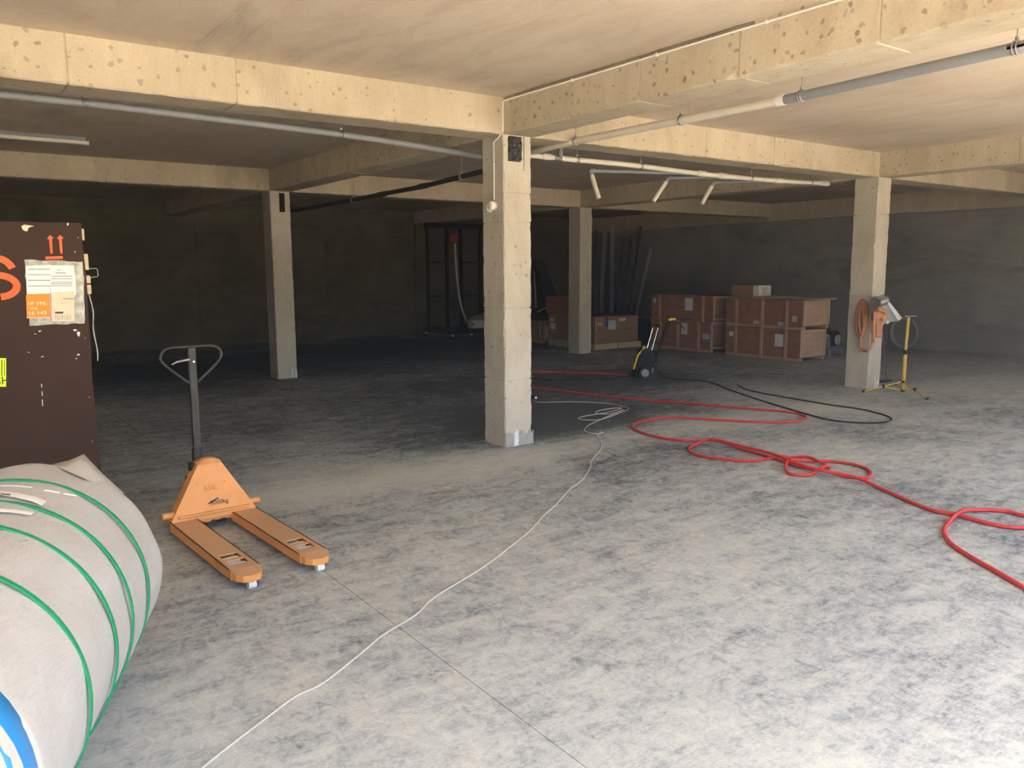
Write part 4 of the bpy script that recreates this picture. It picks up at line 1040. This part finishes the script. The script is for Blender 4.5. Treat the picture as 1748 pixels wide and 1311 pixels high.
# local x to the right, y away from the viewer
def body_w():
    prof = [(-.155, .012), (-.15, .10), (-.125, .22), (-.095, .34), (-.06, .42), (.0, .45), (.09, .435), (.13, .40), (.165, .32), (.15, .22), (.10, .12), (.08, .03)]
    mb = MB(); n = len(prof)
    vs = [(x*.92, -.13, z) for x, z in prof]+[(x, -.09, z) for x, z in prof]+[(x, .15, z) for x, z in prof]+[(x*.92, .19, z) for x, z in prof]
    fs = [tuple(range(n))[::-1], tuple(range(3*n, 4*n))]+[(k*n+i, k*n+(i+1) % n, (k+1)*n+(i+1) % n, (k+1)*n+i) for k in range(3) for i in range(n)]
    return mb.add(vs, fs)
body_w().build('housing', 'black', wa)
MB().tube(smooth_path([(-.165, -.10, .145), (-.135, -.12, .27), (-.105, -.12, .36), (-.055, -.11, .41), (-.02, -.08, .44)], 5), .016, 10).build('yellow_trim', 'yellow', wa)
MB().cyl((-.022, -.09, .447), (-.0, -.07, .475), .022, 12).build('filler_cap', 'yellow', wa)
for (x, y) in ((0.0, -.17), (.135, .16)):
    k = MB().cyl((x, y-.035, .098), (x, y+.035, .098), .098, 28).build('wheel', 'rubber', wa)
    MB().cyl((x-.01, y-.042, .098), (x-.01, y-.034, .098), .056, 24).build('hub_cap', 'hub_grey', k)
for x in (0.045, .125):
    MB().cyl((x, .10, .36), (x+.105, .13, .745), .010, 10).build('handle_rod', 'chrome', wa)
MB().tube(smooth_path([(.13, .13, .735), (.15, .13, .775), (.20, .13, .79), (.245, .13, .775), (.25, .13, .735)], 4), .018, 10).build('handle_grip', 'black', wa)
MB().bbox((.09, .02, .28), (.20, .14, .40), .012).build('lance_holder', 'black', wa)
MB().tube([(.16, -.02, .22), (.24, -.02, .50), (.30, -.02, .70), (.345, -.03, .82), (.37, -.03, .86)], lambda t: .020+.012*t, 10).build('spray_gun', 'black', wa)
gt = MB().tube(smooth_path([(.355, -.04, .868), (.40, -.04, .885), (.46, -.04, .880)], 4), .020, 10).build('trigger_grip', 'yellow', wa)
MB().cyl((.46, -.04, .885), (.69, -.02, .885), .012, 10).bbox((.53, -.055, .87), (.57, -.02, .90)).build('lance', 'black', wa)
MB().tube(smooth_path([(.40, -.04, .86), (.47, -.03, .845), (.54, -.01, .80), (.61, .0, .735)], 5), .008, 8).build('hose_stub', 'rubber', wa)
MB().tube(smooth_path([(.16, .06, .30), (.21, .05, .26), (.20, .03, .18), (.22, .03, .10), (.24, .03, .02)], 5), .009, 8).build('power_lead', 'rubber', wa)
MB().cyl((-.15, -.02, .03), (-.19, -.02, .03), .022, 12).build('hose_connector', 'steel_dark', wa)

# ------------------------------------------------------------------ things at the right column
# orange flat hose hung on the column
oh = thing('orange_hose', 'orange flat hose hung in loops on the right column', 'hose', (0, 0, 0))
xq = 10.195
def cf(px, py, off=.02): return on_x(px, py, 10.2-off)
lp1 = [cf(1471, 514), cf(1464, 530), cf(1462, 552), cf(1464, 567), cf(1468.5, 573), cf(1474, 567), cf(1479, 548), cf(1479, 528), cf(1475, 516)]
MB().tube(smooth_path(lp1, 6, True), .026, 10, True).build('hose_loop', 'salmon', oh)
lp2 = [cf(1469, 524, .05), cf(1466.5, 548, .05), cf(1469, 566, .05), cf(1472, 570, .05), cf(1475, 552, .05), cf(1474, 530, .05)]
MB().tube(smooth_path(lp2, 6, True), .020, 10, True).build('hose_loop', 'salmon', oh)
def yf(px, py, off=.03): return on_y(px, py, 5.95-off)
lp3 = [cf(1469, 572, .03), cf(1468.5, 585, .03), cf(1470, 594, .04), cf(1476, 599, .06), cf(1482, 598, .10), yf(1487, 592, .06), yf(1490, 578, .05), yf(1489, 560, .05), yf(1490, 543, .06), yf(1494, 530, .10), yf(1499, 525, .18)]
MB().tube(smooth_path(lp3, 5), .017, 10).build('hose_drop', 'salmon', oh)
MB().tube([cf(1452, 505.5, .004), cf(1470, 511, .006), cf(1479, 514, .006), yf(1485, 514, .006), yf(1500, 514, .006)], .005, 6).build('tie_cord', 'cable', oh)
ob = thing('orange_bundle', 'orange cloth bundle hanging on the silver lamp stand', 'cloth', (0, 0, 0))
def bundle():
    c = on_y(1501, 524, 5.60); b_ = on_y(1500, 576, 5.60); n = 16; m = 12; vs = []; rnd = random.Random(4)
    for j in range(m+1):
        u = j/m; p = c+(b_-c)*u; w = .085*(.55+.75*math.exp(-((u-.32)/.25)**2)) * (1 if u > .03 else .4)
        for i in range(n):
            t = 2*PI*i/n; k = 1+.22*math.sin(4*t+u*3)+.08*rnd.uniform(-1, 1)
            vs.append(p+Vector((math.cos(t)*w*k, math.sin(t)*w*.7*k, 0)))
    return MB().add(vs, [(j*n+i, j*n+(i+1) % n, (j+1)*n+(i+1) % n, (j+1)*n+i) for j in range(m) for i in range(n)]+[tuple(range(n)), tuple(range(m*n, m*n+n))], True)
bundle().build('cloth_folds', 'salmon', ob)
MB().tube(smooth_path([on_y(1493, 532, 5.54), on_y(1492, 552, 5.53), on_y(1491.5, 574, 5.54), on_y(1492, 584, 5.56)], 5), .016, 8).build('hanging_strap', 'salmon', ob)
MB().tube(smooth_path([on_y(1498, 528, 5.53), on_y(1508, 531, 5.52), on_y(1511, 538, 5.53), on_y(1505, 546, 5.53)], 5), .022, 8).build('cloth_knot', 'salmon', ob)
# floodlight on a thin silver stand
la = thing('work_light', 'white work light on a thin silver stand beside right column', 'work light', (0, 0, 0))
Y_ = 5.70
p0 = on_z(1515, 651); top_ = on_y(1500, 520, 5.76)
MB().cyl(p0, top_, .009, 10).build('stand_pole', 'zinc', la)
MB().bbox((p0.x-.20, p0.y-.03, 0), (p0.x+.06, p0.y+.05, .022), .006).build('stand_foot', 'steel_dark', la)
q = [on_y(1508, 506.5, Y_), on_y(1511, 506, Y_), on_y(1540, 543, Y_), on_y(1533.5, 548, Y_)]
MB().add([*q, *[v+Vector((.0, .2, -.01)) for v in q]], [(0,1,2,3),(7,6,5,4),(0,4,5,1),(1,5,6,2),(2,6,7,3),(3,7,4,0)]).build('reflector_panel', 'lamp_white', la)
q2 = [on_y(1508, 508, Y_+.02), on_y(1533, 548, Y_+.02), on_y(1511, 551, Y_+.02), on_y(1502, 528, Y_+.02)]
MB().add([*q2, *[v+Vector((.0, .16, 0)) for v in q2]], [(0,1,2,3),(7,6,5,4),(0,4,5,1),(1,5,6,2),(2,6,7,3),(3,7,4,0)]).build('lamp_housing', 'hub_grey', la)
c1, c2 = on_y(1496, 517, Y_+.02), on_y(1509, 512, Y_+.02)
MB().cyl(c1, c2, .062, 20, .070).build('ballast_drum', 'zinc', la)
MB().tube(smooth_path([on_y(1498, 510, Y_), on_y(1505, 505.5, Y_), on_y(1511, 506, Y_), on_y(1513, 514, Y_)], 5), .008, 8).build('yoke', 'zinc', la)
MB().bbox(*(lambda c: ((c.x-.04, c.y-.02, c.z-.02), (c.x+.04, c.y+.06, c.z+.02)))(on_y(1513, 550, Y_)), .006).build('terminal_box', 'cap_white', la)
# yellow tripod stand
tb = on_z(1541, 671)
tr = thing('tripod_stand', 'yellow tripod stand without lamp, right of the right column', 'tripod', (tb.x, tb.y, 0), 0)
MB().cyl((0, 0, .025), (0, 0, .52), .024, 16).build('lower_tube', 'yellow_paint', tr)
MB().cyl((0, 0, .56), (.025, -.0, .985), .019, 16).build('upper_tube', 'yellow_paint', tr)
MB().cyl((0, 0, .51), (0, 0, .57), .026, 16).build('clamp_collar', 'black', tr)
MB().cyl((0, 0, .135), (0, 0, .165), .032, 14).build('leg_collar', 'black', tr); MB().cyl((0, 0, .02), (0, 0, .05), .032, 14).build('leg_collar', 'black', tr)
MB().cyl((-.03, .02, 1.005), (.10, -.07, 1.005), .007, 8).cyl((.024, 0, .98), (.024, 0, 1.005), .01, 8).build('cross_bar', 'zinc', tr)
for fx, fy in ((on_z(1474, 670).x-tb.x, on_z(1474, 670).y-tb.y), (on_z(1583, 682).x-tb.x, on_z(1583, 682).y-tb.y), (.35, .38)):
    d = Vector((fx, fy, 0)); mid = d*.5+Vector((0, 0, .085))
    lg = MB().tube([Vector((0, 0, .15))+d.normalized()*.02, mid, d+Vector((0, 0, .012))], .011, 10).build('leg', 'yellow_paint', tr)
    MB().cyl(Vector((0, 0, .035))+d.normalized()*.02, mid, .009, 8).build('brace', 'yellow_paint', lg)
    MB().cyl(mid-Vector((0, 0, .02)), mid+Vector((0, 0, .02)), .018, 10).build('leg_joint', 'black', lg)
    MB().cyl(d+Vector((0, 0, .0)), d+Vector((0, 0, .03)), .016, 10).build('rubber_foot', 'rubber', lg)
wcz = thing('wire_coil', 'thin grey wire coil leaning on the right wall', 'wire coil', (15.86, 8.58, 0), 0)
for k in range(5):
    r = .32-.014*k; ph = .3*k
    MB().tube([( .06+.02*k-.10*(r+r*math.sin(t))*.5+.05, r*math.cos(t)*.92+.01*k, .33+r*math.sin(t)) for t in [2*PI*i/40 for i in range(40)]], .0045, 5, True).build('wire_loop', 'cap_white', wcz)

# motor on low pallet behind the right crate stack
pa = thing('low_pallet', 'low grey pallet behind the right crate stack', 'pallet', (13.60, 8.72, 0), math.radians(8))
for k in range(5): MB().bbox((.0, .02+k*.20, .09), (1.15, .15+k*.20, .112), .003).build('deck_board', 'pvc_grey', pa)
for k in range(3): MB().bbox((.02+k*.50, .02, 0), (.12+k*.50, .95, .09), .003).build('bearer', 'pvc_grey', pa)
mo = thing('dark_motor', 'dark motor with pale round cap on the low pallet', 'motor', (13.78, 9.02, .112), math.radians(8))
MB().bbox((.0, .0, .02), (.80, .50, .30), .03).cyl((.1, .25, .30), (.7, .25, .30), .10, 16).build('motor_body', 'rubber', mo)
MB().bbox((.05, .02, 0), (.75, .48, .025)).build('foot_plate', 'steel_dark', mo)
MB().cyl((.66, .0, .12), (.66, -.03, .12), .095, 24).build('round_cap', 'cap_white', mo); MB().bbox((.655, -.036, .07), (.665, -.028, .17)).build('cap_slot', 'grey_print', mo)
ri = thing('grey_hose_ring', 'grey flexible hose ring beside the right crate stack', 'hose', (13.66, 8.82, .112), 0)
MB().tube([(.09*0+.02*math.sin(t), .0+.02*math.cos(t), .14+.11*math.sin(t)) if False else (.13*math.cos(t), .05*math.cos(t), .145+.12*math.sin(t)) for t in [2*PI*i/28 for i in range(28)]], .025, 10, True).build('hose_loop', 'hub_grey', ri)
MB().cyl((.13, .05, .145), (.26, .12, .03), .024, 10).build('hose_tail', 'hub_grey', ri)
